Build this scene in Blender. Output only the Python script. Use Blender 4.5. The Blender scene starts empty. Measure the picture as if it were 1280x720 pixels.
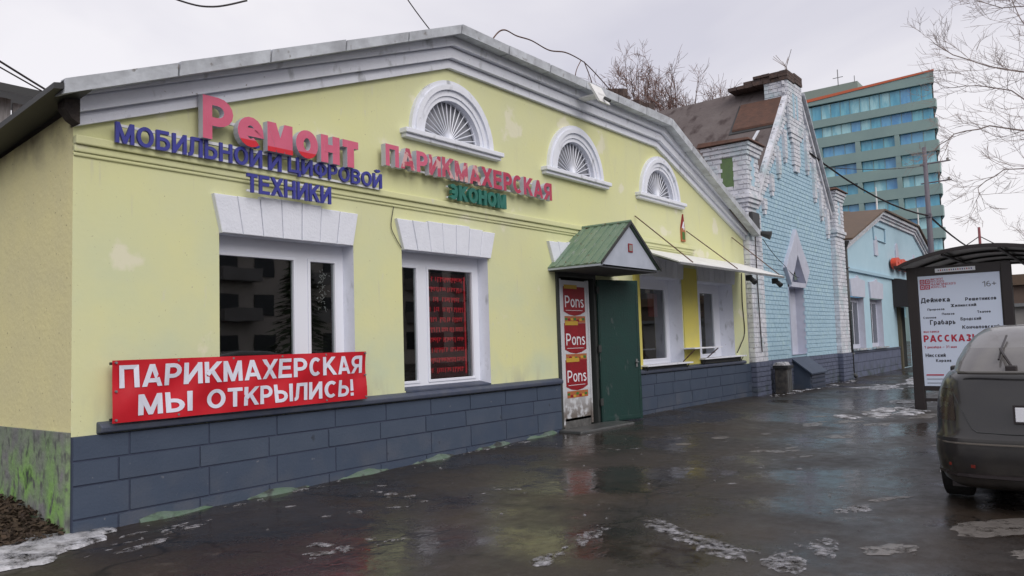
import bpy, bmesh, math, random
from mathutils import Vector, Matrix, noise as mn
from mathutils.geometry import tessellate_polygon
sc = bpy.context.scene
col = sc.collection
R = math.radians
random.seed(7)
# ------------------------------------------------------------------ camera
F, YAW, PIT, ROL = 983.5, 0.65665, 0.070165, -0.031572
fw = Vector((math.cos(YAW)*math.cos(PIT), math.sin(YAW)*math.cos(PIT), math.sin(PIT)))
rt = fw.cross(Vector((0, 0, 1))).normalized(); up = rt.cross(fw)
c_, s_ = math.cos(ROL), math.sin(ROL)
r2 = rt*c_ + up*s_; u2 = up*c_ - rt*s_
cd = bpy.data.cameras.new('camera'); cam = bpy.data.objects.new('camera', cd); col.objects.link(cam)
m4 = Matrix((r2, u2, -fw)).transposed().to_4x4(); m4.translation = (0, 0, 1.5)
cam.matrix_world = m4
cd.sensor_width = 36; cd.lens = F/1280*36; cd.clip_start = .05; cd.clip_end = 4000
sc.camera = cam
# ------------------------------------------------------------------ sky
SUN_AZ, SUN_EL = -112, 38          # degrees from +X toward +Y, elevation
sd = Vector((math.cos(R(SUN_AZ))*math.cos(R(SUN_EL)), math.sin(R(SUN_AZ))*math.cos(R(SUN_EL)), math.sin(R(SUN_EL))))
w = bpy.data.worlds.new("World"); sc.world = w; w.use_nodes = True
nt = w.node_tree; N = nt.nodes; L = nt.links
bg = N['Background']; bg.inputs[1].default_value = .1
sky = N.new('ShaderNodeTexSky'); sky.sky_type = 'NISHITA'; sky.sun_disc = False
sky.sun_elevation = R(SUN_EL); sky.sun_rotation = math.atan2(sd.x, sd.y); sky.dust_density = 2
tc = N.new('ShaderNodeTexCoord'); mp = N.new('ShaderNodeMapping'); mp.inputs['Scale'].default_value = (1, 1, 2.2)
L.new(tc.outputs['Generated'], mp.inputs[0])
nz = N.new('ShaderNodeTexNoise'); nz.inputs['Scale'].default_value = 1.7; nz.inputs['Detail'].default_value = 5; nz.inputs['Roughness'].default_value = .5; nz.inputs['Distortion'].default_value = .4
L.new(mp.outputs[0], nz.inputs[0])
rp = N.new('ShaderNodeValToRGB'); e = rp.color_ramp.elements
e[0].position = .34; e[0].color = (6.5, 6.3, 7.0, 1); e[1].position = .64; e[1].color = (9.0, 8.65, 8.85, 1)
L.new(nz.outputs[0], rp.inputs[0])
mx = N.new('ShaderNodeMix'); mx.data_type = 'RGBA'; mx.inputs[0].default_value = .84
L.new(sky.outputs[0], mx.inputs[6]); L.new(rp.outputs[0], mx.inputs[7]); L.new(mx.outputs[2], bg.inputs[0])
# ------------------------------------------------------------------ sun
sl = bpy.data.lights.new('sun', 'SUN'); sl.energy = 1.5; sl.angle = R(45); sl.color = (1, .94, .86)
so = bpy.data.objects.new('sun', sl); col.objects.link(so); so.rotation_euler = sd.to_track_quat('Z', 'Y').to_euler()
sc.view_settings.view_transform = 'Standard'; sc.view_settings.look = 'None'; sc.view_settings.gamma = 1
sc.view_settings.exposure = 0.2
# ------------------------------------------------------------------ materials
def mat(name, c, rough=.7, c2=None, scale=6, bump=0, bscale=40, metal=0, spec=.5, stretch=(1, 1, 1), lo=.35, hi=.7, coat=0, extra=None, detail=6):
    m = bpy.data.materials.new(name); m.use_nodes = True; t = m.node_tree; n = t.nodes; l = t.links
    b = n['Principled BSDF']; b.inputs['Base Color'].default_value = (*c, 1); b.inputs['Roughness'].default_value = rough
    b.inputs['Metallic'].default_value = metal; b.inputs['Specular IOR Level'].default_value = spec; b.inputs['Coat Weight'].default_value = coat
    g = n.new('ShaderNodeNewGeometry'); mp = n.new('ShaderNodeMapping'); mp.inputs['Scale'].default_value = stretch
    l.new(g.outputs['Position'], mp.inputs[0]); m['v'] = 1
    last = None
    if c2:
        z = n.new('ShaderNodeTexNoise'); z.inputs['Scale'].default_value = scale; z.inputs['Detail'].default_value = detail; z.inputs['Roughness'].default_value = .6
        l.new(mp.outputs[0], z.inputs[0]); r = n.new('ShaderNodeMapRange'); r.inputs[1].default_value = lo; r.inputs[2].default_value = hi
        l.new(z.outputs[0], r.inputs[0]); x = n.new('ShaderNodeMix'); x.data_type = 'RGBA'
        x.inputs[6].default_value = (*c, 1); x.inputs[7].default_value = (*c2, 1); l.new(r.outputs[0], x.inputs[0]); last = x.outputs[2]
    for ex in (extra or []):     # (scale, lo, hi, color, stretch, zlo, zhi)
        s2, lo2, hi2, c3, st2, z0, z1 = ex
        mp2 = n.new('ShaderNodeMapping'); mp2.inputs['Scale'].default_value = st2; l.new(g.outputs['Position'], mp2.inputs[0])
        z = n.new('ShaderNodeTexNoise'); z.inputs['Scale'].default_value = s2; z.inputs['Detail'].default_value = 7; l.new(mp2.outputs[0], z.inputs[0])
        r = n.new('ShaderNodeMapRange'); r.inputs[1].default_value = lo2; r.inputs[2].default_value = hi2; l.new(z.outputs[0], r.inputs[0]); f = r.outputs[0]
        if z0 is not None:       # weathering stronger towards height z1
            sx = n.new('ShaderNodeSeparateXYZ'); l.new(g.outputs['Position'], sx.inputs[0])
            r3 = n.new('ShaderNodeMapRange'); r3.inputs[1].default_value = z0; r3.inputs[2].default_value = z1; l.new(sx.outputs[2], r3.inputs[0])
            mu = n.new('ShaderNodeMath'); mu.operation = 'MULTIPLY'; l.new(f, mu.inputs[0]); l.new(r3.outputs[0], mu.inputs[1]); f = mu.outputs[0]
        x = n.new('ShaderNodeMix'); x.data_type = 'RGBA'; l.new(f, x.inputs[0])
        if last: l.new(last, x.inputs[6])
        else: x.inputs[6].default_value = (*c, 1)
        x.inputs[7].default_value = (*c3, 1); last = x.outputs[2]
    if last: l.new(last, b.inputs['Base Color'])
    if bump:
        z = n.new('ShaderNodeTexNoise'); z.inputs['Scale'].default_value = bscale; z.inputs['Detail'].default_value = 5; l.new(mp.outputs[0], z.inputs[0])
        bp = n.new('ShaderNodeBump'); bp.inputs['Strength'].default_value = 1; bp.inputs['Distance'].default_value = bump
        l.new(z.outputs[0], bp.inputs['Height']); l.new(bp.outputs[0], b.inputs['Normal'])
    return m
I3 = (1, 1, 1)
M = {}
M['yellow'] = mat('yellow_plaster', (.66, .67, .36), .85, (.62, .64, .40), .8, .002, 18, extra=[
    (1.2, .40, .70, (.53, .60, .43), I3, 3.6, 1.2), (1.6, .62, .66, (.70, .69, .52), I3, None, None), (6, .50, .66, (.46, .47, .34), (1, 1, .25), 1.2, .86), (5, .66, .78, (.56, .56, .40), (2.5, 2.5, .22), None, None), (9, .66, .74, (.62, .62, .48), (1, 1, .35), None, None), (40, .70, .76, (.35, .32, .2), I3, None, None),
    (2.2, .58, .95, (.56, .56, .38), (1.5, 1.5, .35), 2.2, 4.2)])
M['side'] = mat('lightened_side_plaster', (.72, .67, .36), .9, (.66, .62, .36), 2, .005, 22, extra=[(3, .42, .70, (.20, .17, .12), I3, 3.2, 3.6), (30, .68, .73, (.2, .17, .1), I3, None, None)])  # base colour lightened to stand in for sky light on the side wall
M['sidebase'] = mat('mossy_base', (.16, .165, .17), .9, (.22, .22, .22), 3, .01, 20, extra=[(4, .36, .66, (.21, .42, .09), (1, 1, .8), 1.0, .45), (14, .52, .66, (.10, .11, .10), (1, 1, .6), None, None), (4, .62, .70, (.04, .045, .045), (1, 1, .8), None, None)])
M['white'] = mat('white_trim_paint', (.76, .79, .88), .75, (.71, .74, .83), 4, .003, 30, extra=[(7, .60, .75, (.42, .44, .48), (1, 1, .5), None, None), (25, .70, .76, (.25, .24, .24), I3, None, None)])
M['whitelint'] = mat('white_lintel_paint', (.72, .75, .84), .8, (.67, .70, .79), 8, .005, 45)
M['metaledge'] = mat('painted_roof_edge', (.58, .62, .68), .5, (.36, .38, .42), 5, .003, 20, extra=[(12, .64, .74, (.24, .23, .23), (1, 1, 1), None, None)])
M['plinth'] = mat('blue_grey_block_paint', (.044, .064, .105), .6, (.054, .075, .118), 2, .003, 45, extra=[(3, .45, .75, (.085, .095, .12), I3, .55, 0), (14, .68, .74, (.16, .17, .20), I3, None, None)])
M['plinth2'] = mat('blue_grey_block_paint_worn', (.049, .070, .110), .65, (.059, .080, .122), 3, .004, 45, extra=[(3, .45, .75, (.095, .10, .125), I3, .55, 0), (6, .66, .72, (.03, .04, .06), I3, None, None)])
M['plinthcap'] = mat('blue_grey_cap', (.05, .065, .11), .6, (.08, .09, .12), 6, .004, 40)
M['joint'] = mat('dark_joint', (.040, .052, .092), .8)
M['skirt'] = mat('mossy_concrete', (.12, .16, .14), .85, (.08, .14, .09), 6, .01, 30, extra=[(5, .5, .6, (.04, .045, .045), I3, None, None)])
M['pvc'] = mat('white_window_plastic', (.74, .77, .86), .35)
M['glass'] = None
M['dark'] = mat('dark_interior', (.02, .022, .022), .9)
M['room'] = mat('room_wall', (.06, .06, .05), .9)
M['doorgreen'] = mat('dark_green_door_paint', (.009, .042, .037), .5, (.011, .036, .034), 3, .003, 30, extra=[(10, .64, .7, (.05, .07, .07), (1, 1, .4), None, None)])
M['doorframe'] = mat('dark_door_steel', (.035, .04, .04), .6)
M['board'] = mat('white_board', (.56, .58, .62), .5, (.50, .52, .56), 5, extra=[(8, .40, .52, (.16, .14, .13), I3, .75, .3)])
M['red'] = mat('red_print', (.27, .008, .014), .5, (.21, .006, .012), 7)  # red darkened to put the shade of the canopied door recess into it
M['printyellow'] = mat('yellow_print', (.5, .32, .04), .5)
M['printgreen'] = mat('leaf_green_print', (.05, .16, .03), .5)
M['printorange'] = mat('sandwich_print', (.48, .10, .05), .5, (.25, .16, .04), 25)
M['printwhite'] = mat('white_print', (.72, .74, .80), .5)
M['banner'] = mat('red_vinyl_banner', (.56, .014, .028), .38, (.46, .012, .022), 2.5, .006, 3)
M['bannerletter'] = mat('white_vinyl_letters', (.66, .68, .80), .4)
M['pink'] = mat('faded_pink_acrylic', (.62, .13, .22), .4, (.55, .10, .18), 4)
M['redfilm'] = mat('unfaded_red_acrylic', (.58, .015, .03), .35)
M['letterside'] = mat('letter_side', (.50, .52, .60), .5)
M['blue'] = mat('blue_acrylic', (.045, .050, .31), .4, (.038, .042, .25), 6)
M['greenletter'] = mat('green_acrylic', (.02, .17, .13), .4, (.015, .12, .10), 9)
M['peel'] = mat('peeling_pink_acrylic', (.48, .10, .17), .4, (.42, .03, .06), 3, extra=[(9, .52, .58, (.60, .36, .36), (1, 1, 1), None, None)])
M['rail'] = mat('white_rail', (.66, .68, .72), .4)
M['canopygreen'] = mat('green_painted_tin', (.14, .22, .16), .5, (.18, .25, .19), 4, .004, 15, extra=[(5, .60, .75, (.30, .34, .31), (1, 3, 1), None, None), (14, .65, .7, (.12, .08, .05), I3, None, None)])
M['canopywhite'] = mat('pale_canopy_board', (.42, .46, .55), .6, (.36, .40, .48), 4)
M['darkmetal'] = mat('dark_metal', (.03, .032, .034), .5)
M['rust'] = mat('rusty_sheet', (.12, .060, .043), .85, (.08, .045, .035), 5, .01, 12)
M['awning'] = mat('white_awning_sheet', (.78, .79, .80), .6, (.66, .67, .68), 3)
M['grey'] = mat('grey_metal', (.2, .21, .22), .5, (.14, .145, .15), 10)
M['turq'] = mat('turquoise_brick_paint', (.40, .57, .69), .8, (.35, .52, .64), 3.5, .004, 30, extra=[(18, .62, .7, (.24, .38, .42), I3, None, None), (4, .55, .8, (.48, .66, .70), I3, None, None)])
M['turqback'] = mat('turquoise_joint', (.34, .50, .61), .9)
M['wbrick'] = mat('white_brick_paint', (.72, .74, .81), .8, (.48, .50, .56), 4, .005, 30, extra=[(14, .6, .68, (.30, .29, .29), I3, None, None), (2.2, .5, .75, (.40, .52, .57), I3, None, None)])
M['wback'] = mat('white_brick_joint', (.60, .61, .66), .9)
M['bluebrick'] = mat('lilac_blue_brick_paint', (.115, .135, .21), .8, (.09, .105, .16), 4, .004, 30, extra=[(3, .45, .65, (.05, .07, .07), I3, .6, 0)])
M['bluejoint'] = mat('blue_brick_joint', (.07, .085, .13), .9)
M['oldbrick'] = mat('weathered_brown_brick', (.10, .065, .055), .9, (.05, .04, .04), 9, .01, 30)
M['slate'] = mat('brown_felt_roof', (.105, .085, .085), .9, (.14, .12, .118), 1.6, .015, 8, extra=[(3, .55, .7, (.05, .035, .035), (1, 1, .4), None, None)])
M['turqplaster'] = mat('turquoise_plaster', (.42, .60, .71), .85, (.38, .56, .67), 2, .003, 25)
M['brownroof'] = mat('brown_tin_roof', (.13, .085, .055), .7, (.10, .07, .05), 3)
M['lilac'] = mat('pale_lilac_paint', (.52, .55, .66), .8, (.46, .48, .58), 4)
M['greenbox'] = mat('green_shutter', (.12, .20, .08), .7, (.10, .16, .08), 8)
M['concrete'] = mat('tower_green_cladding', (.25, .36, .35), .7, (.22, .32, .32), .3)
M['concrete2'] = mat('tower_grey_green', (.24, .30, .27), .7)
M['orange'] = mat('orange_parapet', (.55, .13, .06), .6)
M['blackpaint'] = mat('black_brown_metal', (.018, .013, .014), .45)
M['poster'] = mat('poster_paper', (.60, .68, .84), .35)
M['postergrey'] = mat('poster_grey_ink', (.16, .17, .2), .5)
M['ink'] = mat('dark_ink', (.02, .022, .035), .5)
M['posterred'] = mat('poster_red_ink', (.42, .02, .05), .5)
M['shelterroof'] = mat('smoked_sheet', (.30, .30, .29), .3, (.22, .22, .21), 4)
M['orangesign'] = mat('orange_letters', (.65, .07, .03), .5)
M['bark'] = mat('bark', (.10, .08, .075), .9, (.06, .05, .05), 10)
M['twig'] = mat('twig', (.25, .21, .205), .9, (.30, .24, .22), 3)
M['snow'] = mat('dirty_snow', (.34, .34, .37), .6, (.12, .115, .115), 7, .01, 40, lo=.45, hi=.62)
M['ice'] = mat('dirty_ice', (.20, .185, .175), .35, (.10, .09, .085), 6, .004, 30)
M['cleansnow'] = mat('snow', (.55, .56, .61), .7, (.26, .26, .27), 6, .01, 30)
M['debris'] = mat('dark_soil', (.035, .022, .016), .95, (.07, .05, .03), 12, .03, 20)
M['leaf'] = mat('dead_leaves', (.03, .02, .014), .9, (.06, .038, .022), 9)
M['tyre'] = mat('tyre_rubber', (.012, .012, .012), .8)
M['carpaint'] = mat('dusty_brown_grey_paint', (.013, .013, .015), .28, (.020, .019, .018), 2.5, coat=.45, extra=[(5, .3, .7, (.045, .040, .036), I3, .75, .25)])
M['cardust'] = mat('lower_body_dust', (.10, .09, .08), .6, (.13, .115, .10), 5)
M['carglass'] = mat('dusty_car_glass', (.13, .125, .125), .12, (.10, .095, .095), 2.5, spec=.7)
M['caredge'] = mat('dusty_roof_lit_lip', (.09, .085, .08), .3, coat=.5)
M['lamp'] = mat('dusty_tail_lamp', (.022, .010, .010), .25, spec=.6)
M['reflector'] = mat('red_reflector', (.22, .03, .02), .3)
M['pole'] = mat('grey_lamp_post', (.13, .12, .15), .7)
M['cable'] = mat('cable', (.03, .025, .028), .7)
M['pinkpole'] = mat('faded_pink_mast', (.30, .10, .11), .7)
M['farwall'] = mat('far_brown_wall', (.12, .085, .07), .9, (.16, .12, .10), .8)
M['garage'] = mat('pale_garage_wall', (.28, .27, .26), .8, (.22, .21, .2), .6)
M['opp'] = mat('opposite_block_panels', (.55, .50, .44), .9, (.45, .41, .37), .4)
M['oppglass'] = mat('opposite_windows', (.03, .035, .04), .3)
M['shed'] = mat('corrugated_shed', (.30, .29, .30), .7, (.13, .12, .12), 9, stretch=(3, 3, .3))
M['bin'] = mat('litter_bin_metal', (.035, .036, .04), .5, (.12, .11, .10), 8)
def breakup(m, sc_, lo, hi):
    t = m.node_tree; n = t.nodes; l = t.links; b = n['Principled BSDF']; g = n.new('ShaderNodeNewGeometry'); z = n.new('ShaderNodeTexNoise'); z.inputs['Scale'].default_value = sc_; z.inputs['Detail'].default_value = 8; z.inputs['Roughness'].default_value = .7
    r = n.new('ShaderNodeMapRange'); r.inputs[1].default_value = lo; r.inputs[2].default_value = hi; l.new(g.outputs['Position'], z.inputs[0]); l.new(z.outputs[0], r.inputs[0]); l.new(r.outputs[0], b.inputs['Alpha'])
breakup(M['snow'], 13, .44, .66); breakup(M['cleansnow'], 5, .40, .56); breakup(M['ice'], 6, .36, .52)
def emis(name, c, s):
    m = mat(name, (.01, .01, .01), .5); b = m.node_tree.nodes['Principled BSDF']
    b.inputs['Emission Color'].default_value = (*c, 1); b.inputs['Emission Strength'].default_value = s; return m
M['led'] = emis('red_led', (.75, .02, .04), .42)
M['bulb'] = emis('lit_bulb', (1, .85, .6), 3)
def glassmat(name, tint, refl):
    m = bpy.data.materials.new(name); m.use_nodes = True; t = m.node_tree; n = t.nodes; l = t.links
    n.remove(n['Principled BSDF']); o = n['Material Output']
    tr = n.new('ShaderNodeBsdfTransparent'); tr.inputs[0].default_value = (*tint, 1)
    gl = n.new('ShaderNodeBsdfGlossy'); gl.inputs['Roughness'].default_value = .015; gl.inputs[0].default_value = (.9, .92, .95, 1)
    fr = n.new('ShaderNodeFresnel'); fr.inputs[0].default_value = 1.5
    ad = n.new('ShaderNodeMath'); ad.operation = 'MULTIPLY_ADD'; ad.inputs[1].default_value = 1.3; ad.inputs[2].default_value = refl
    gb = n.new('ShaderNodeNewGeometry'); sb = n.new('ShaderNodeMath'); sb.operation = 'SUBTRACT'; sb.inputs[0].default_value = 1; l.new(gb.outputs['Backfacing'], sb.inputs[1]); mu = n.new('ShaderNodeMath'); mu.operation = 'MULTIPLY'; l.new(fr.outputs[0], ad.inputs[0]); l.new(ad.outputs[0], mu.inputs[0]); l.new(sb.outputs[0], mu.inputs[1]); x = n.new('ShaderNodeMixShader'); l.new(mu.outputs[0], x.inputs[0]); l.new(tr.outputs[0], x.inputs[1]); l.new(gl.outputs[0], x.inputs[2]); l.new(x.outputs[0], o.inputs[0])
    z = n.new('ShaderNodeTexNoise'); z.inputs['Scale'].default_value = 1.2; bp = n.new('ShaderNodeBump'); bp.inputs['Distance'].default_value = .0012; g = n.new('ShaderNodeNewGeometry')
    l.new(g.outputs['Position'], z.inputs[0]); l.new(z.outputs[0], bp.inputs['Height']); l.new(bp.outputs[0], gl.inputs['Normal'])
    return m
M['glass'] = glassmat('window_glass', (.75, .78, .76), .09)
def towerglass(i, c, c2):
    m = mat('tower_glass_%d' % i, c, .12, c2, .9, spec=.6, stretch=(1, 1, .25), lo=.42, hi=.58)
    return m
TG = [towerglass(0, (.10, .36, .52), (.15, .46, .62)), towerglass(1, (.20, .52, .62), (.10, .36, .54)), towerglass(2, (.10, .30, .58), (.16, .42, .66)), towerglass(3, (.38, .66, .72), (.18, .46, .58))]
# asphalt
def asphalt():
    m = bpy.data.materials.new('wet_asphalt'); m.use_nodes = True; t = m.node_tree; n = t.nodes; l = t.links; b = n['Principled BSDF']
    g = n.new('ShaderNodeNewGeometry')
    def nz(s, d=6, r=.6, st=(1, 1, 1)):
        mp = n.new('ShaderNodeMapping'); mp.inputs['Scale'].default_value = st; l.new(g.outputs['Position'], mp.inputs[0])
        z = n.new('ShaderNodeTexNoise'); z.inputs['Scale'].default_value = s; z.inputs['Detail'].default_value = d; z.inputs['Roughness'].default_value = r; l.new(mp.outputs[0], z.inputs[0]); return z.outputs[0]
    def mr(f, a, b_, c=0, d=1):
        r = n.new('ShaderNodeMapRange'); r.inputs[1].default_value = a; r.inputs[2].default_value = b_; r.inputs[3].default_value = c; r.inputs[4].default_value = d; l.new(f, r.inputs[0]); return r.outputs[0]
    def mix(f, a, b_):
        x = n.new('ShaderNodeMix'); x.data_type = 'RGBA'; l.new(f, x.inputs[0])
        for k, v in ((6, a), (7, b_)):
            if isinstance(v, tuple): x.inputs[k].default_value = (*v, 1)
            else: l.new(v, x.inputs[k])
        return x.outputs[2]
    c = mix(mr(nz(.7), .4, .65), (.013, .011, .011), (.032, .022, .015))
    c = mix(mr(nz(60, 2), .45, .75), c, (.038, .034, .032))
    c = mix(mr(nz(2.3, 8, .7), .60, .70), c, (.060, .052, .046))
    c = mix(mr(nz(5.0, 9, .75), .70, .76), c, (.17, .17, .18))
    vo = n.new('ShaderNodeTexVoronoi'); vo.feature = 'DISTANCE_TO_EDGE'; vo.inputs['Scale'].default_value = .42; vm = n.new('ShaderNodeVectorMath'); vm.operation = 'MULTIPLY_ADD'; zc = n.new('ShaderNodeTexNoise'); zc.inputs['Scale'].default_value = 2.5; zc.inputs['Detail'].default_value = 6
    l.new(g.outputs['Position'], zc.inputs[0]); l.new(zc.outputs['Color'], vm.inputs[0]); vm.inputs[1].default_value = (.7, .7, 0); l.new(g.outputs['Position'], vm.inputs[2]); l.new(vm.outputs[0], vo.inputs['Vector'])
    cr = mr(vo.outputs['Distance'], .0, .010, 1, 0); c = mix(cr, c, (.004, .004, .004)); vcell = n.new('ShaderNodeTexVoronoi'); vcell.inputs['Scale'].default_value = .16; l.new(vm.outputs[0], vcell.inputs['Vector']); sx = n.new('ShaderNodeSeparateColor'); l.new(vcell.outputs['Color'], sx.inputs[0])
    c = mix(mr(sx.outputs[0], .55, .56, 0, .35), c, (.045, .040, .036))
    l.new(c, b.inputs['Base Color'])
    wet = mr(nz(.55, 5, .55), .42, .60)
    ro = n.new('ShaderNodeMapRange'); l.new(wet, ro.inputs[0]); ro.inputs[3].default_value = .13; ro.inputs[4].default_value = .48
    fine = mr(nz(7, 5), .35, .7, -.04, .16); ad = n.new('ShaderNodeMath'); ad.operation = 'ADD'; l.new(ro.outputs[0], ad.inputs[0]); l.new(fine, ad.inputs[1]); l.new(ad.outputs[0], b.inputs['Roughness'])
    bp = n.new('ShaderNodeBump'); l.new(nz(70, 3), bp.inputs['Height']); bp.inputs['Distance'].default_value = .003
    l.new(mr(wet, 0, 1, .04, .8), bp.inputs['Strength'])
    b2 = n.new('ShaderNodeBump'); l.new(nz(2.2, 4), b2.inputs['Height']); b2.inputs['Distance'].default_value = .035; b2.inputs['Strength'].default_value = .45; l.new(bp.outputs[0], b2.inputs['Normal'])
    l.new(b2.outputs[0], b.inputs['Normal']); b.inputs['Specular IOR Level'].default_value = .40
    return m
M['asphalt'] = asphalt()
# ------------------------------------------------------------------ builders
ORG = {}
def org(o): return ORG.get(o.name, Vector((0, 0, 0))) if o else Vector((0, 0, 0))
def tag(o, label=None, cat=None, group=None, kind=None):
    if label: o['label'] = label
    if cat: o['category'] = cat
    if group: o['group'] = group
    if kind: o['kind'] = kind
    return o
def thing(name, label, cat, loc, group=None):
    o = bpy.data.objects.new(name, None); col.objects.link(o); o.location = loc; ORG[o.name] = Vector(loc); o.empty_display_size = .2
    return tag(o, label, cat, group)
class MB:
    def __init__(s): s.v = []; s.f = []; s.m = []
    def poly(s, pts, mi=0):
        k = len(s.v); s.v += [Vector(p) for p in pts]; s.f.append(tuple(range(k, k+len(pts)))); s.m.append(mi); return s
    def box(s, x0, x1, y0, y1, z0, z1, mi=0):
        k = len(s.v); s.v += [Vector((x, y, z)) for x in (x0, x1) for y in (y0, y1) for z in (z0, z1)]
        for f in ((0, 1, 3, 2), (4, 6, 7, 5), (0, 4, 5, 1), (2, 3, 7, 6), (0, 2, 6, 4), (1, 5, 7, 3)): s.f.append(tuple(k+i for i in f)); s.m.append(mi)
        return s
    def hexa(s, a, b, mi=0):      # two matching rings of points joined to a solid
        n = len(a); k = len(s.v); s.v += [Vector(p) for p in a] + [Vector(p) for p in b]
        s.f.append(tuple(k+i for i in range(n))[::-1]); s.m.append(mi); s.f.append(tuple(k+n+i for i in range(n))); s.m.append(mi)
        for i in range(n): j = (i+1) % n; s.f.append((k+i, k+j, k+n+j, k+n+i)); s.m.append(mi)
        return s
    def prism_xz(s, pts, y0, y1, mi=0): return s.hexa([(x, y0, z) for x, z in pts], [(x, y1, z) for x, z in pts], mi)
    def prism_yz(s, pts, x0, x1, mi=0): return s.hexa([(x0, y, z) for y, z in pts], [(x1, y, z) for y, z in pts], mi)
    def prism_xy(s, pts, z0, z1, mi=0): return s.hexa([(x, y, z0) for x, y in pts], [(x, y, z1) for x, y in pts], mi)
    def tube(s, pts, r, n=6, r1=None, mi=0):
        pts = [Vector(p) for p in pts]; r1 = r if r1 is None else r1; k0 = len(s.v); m = len(pts)
        for i, p in enumerate(pts):
            d = (pts[min(i+1, m-1)]-pts[max(i-1, 0)]).normalized(); a = d.cross(Vector((0, 0, 1)) if abs(d.z) < .9 else Vector((1, 0, 0))).normalized(); b = d.cross(a)
            rr = r+(r1-r)*i/max(1, m-1)
            for j in range(n): t = 2*math.pi*j/n; s.v.append(p+(a*math.cos(t)+b*math.sin(t))*rr)
        for i in range(m-1):
            for j in range(n): q = (j+1) % n; s.f.append((k0+i*n+j, k0+i*n+q, k0+(i+1)*n+q, k0+(i+1)*n+j)); s.m.append(mi)
        if n > 3:
            s.f.append(tuple(k0+j for j in range(n))[::-1]); s.m.append(mi); s.f.append(tuple(k0+(m-1)*n+j for j in range(n))); s.m.append(mi)
        return s
    def mesh(s, name, mats, o=Vector((0, 0, 0)), smooth=False):
        me = bpy.data.meshes.new(name); me.from_pydata([v-o for v in s.v], [], s.f)
        for m in (mats if isinstance(mats, (list, tuple)) else [mats]): me.materials.append(m)
        if any(s.m): me.polygons.foreach_set('material_index', s.m)
        if smooth: me.polygons.foreach_set('use_smooth', [True]*len(s.f))
        bm = bmesh.new(); bm.from_mesh(me); bmesh.ops.remove_doubles(bm, verts=bm.verts, dist=1e-5) if smooth else None; bmesh.ops.recalc_face_normals(bm, faces=bm.faces); bm.to_mesh(me); bm.free()
        return me
    def build(s, name, mats, parent=None, smooth=False, bevel=0):
        base = org(parent); 
        if parent is None and s.v:       # a thing that is one mesh: origin at its base
            lo = Vector((min(v.x for v in s.v)+max(v.x for v in s.v), min(v.y for v in s.v)+max(v.y for v in s.v), 2*min(v.z for v in s.v)))/2
            base = lo
        o = bpy.data.objects.new(name, s.mesh(name, mats, base, smooth)); col.objects.link(o)
        if parent: o.parent = parent; ORG[o.name] = base
        else: o.location = base; ORG[o.name] = base
        if bevel:
            b = o.modifiers.new('bevel', 'BEVEL'); b.width = bevel; b.segments = 2; b.limit_method = 'ANGLE'
        return o
def copy_tree(o, parent=None):
    c = o.copy(); col.objects.link(c)
    if parent: c.parent = parent
    for ch in o.children: copy_tree(ch, c)
    return c
def wall_holes(outer, holes, Y):
    """flat wall at plane Y with holes, from (x,z) loops"""
    mb = MB(); loops = [[Vector((x, z, 0)) for x, z in outer]]+[[Vector((x, z, 0)) for x, z in h] for h in holes]
    flat = [p for l in loops for p in l]
    for t in tessellate_polygon(loops): mb.poly([(flat[i].x, Y, flat[i].y) for i in t])
    return mb
def offset_line(pts, d):
    out = []
    n = len(pts)
    for i, p in enumerate(pts):
        p = Vector(p); ns = []
        if i > 0: a = (p-Vector(pts[i-1])).normalized(); ns.append(Vector((-a.y, a.x)))
        if i < n-1: a = (Vector(pts[i+1])-p).normalized(); ns.append(Vector((-a.y, a.x)))
        nn = sum(ns, Vector((0, 0))).normalized(); out.append(p+nn*(d/max(.4, nn.dot(ns[0]))))
    if n > 1:
        out[0].x = pts[0][0]; out[-1].x = pts[-1][0]
    return out
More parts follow.
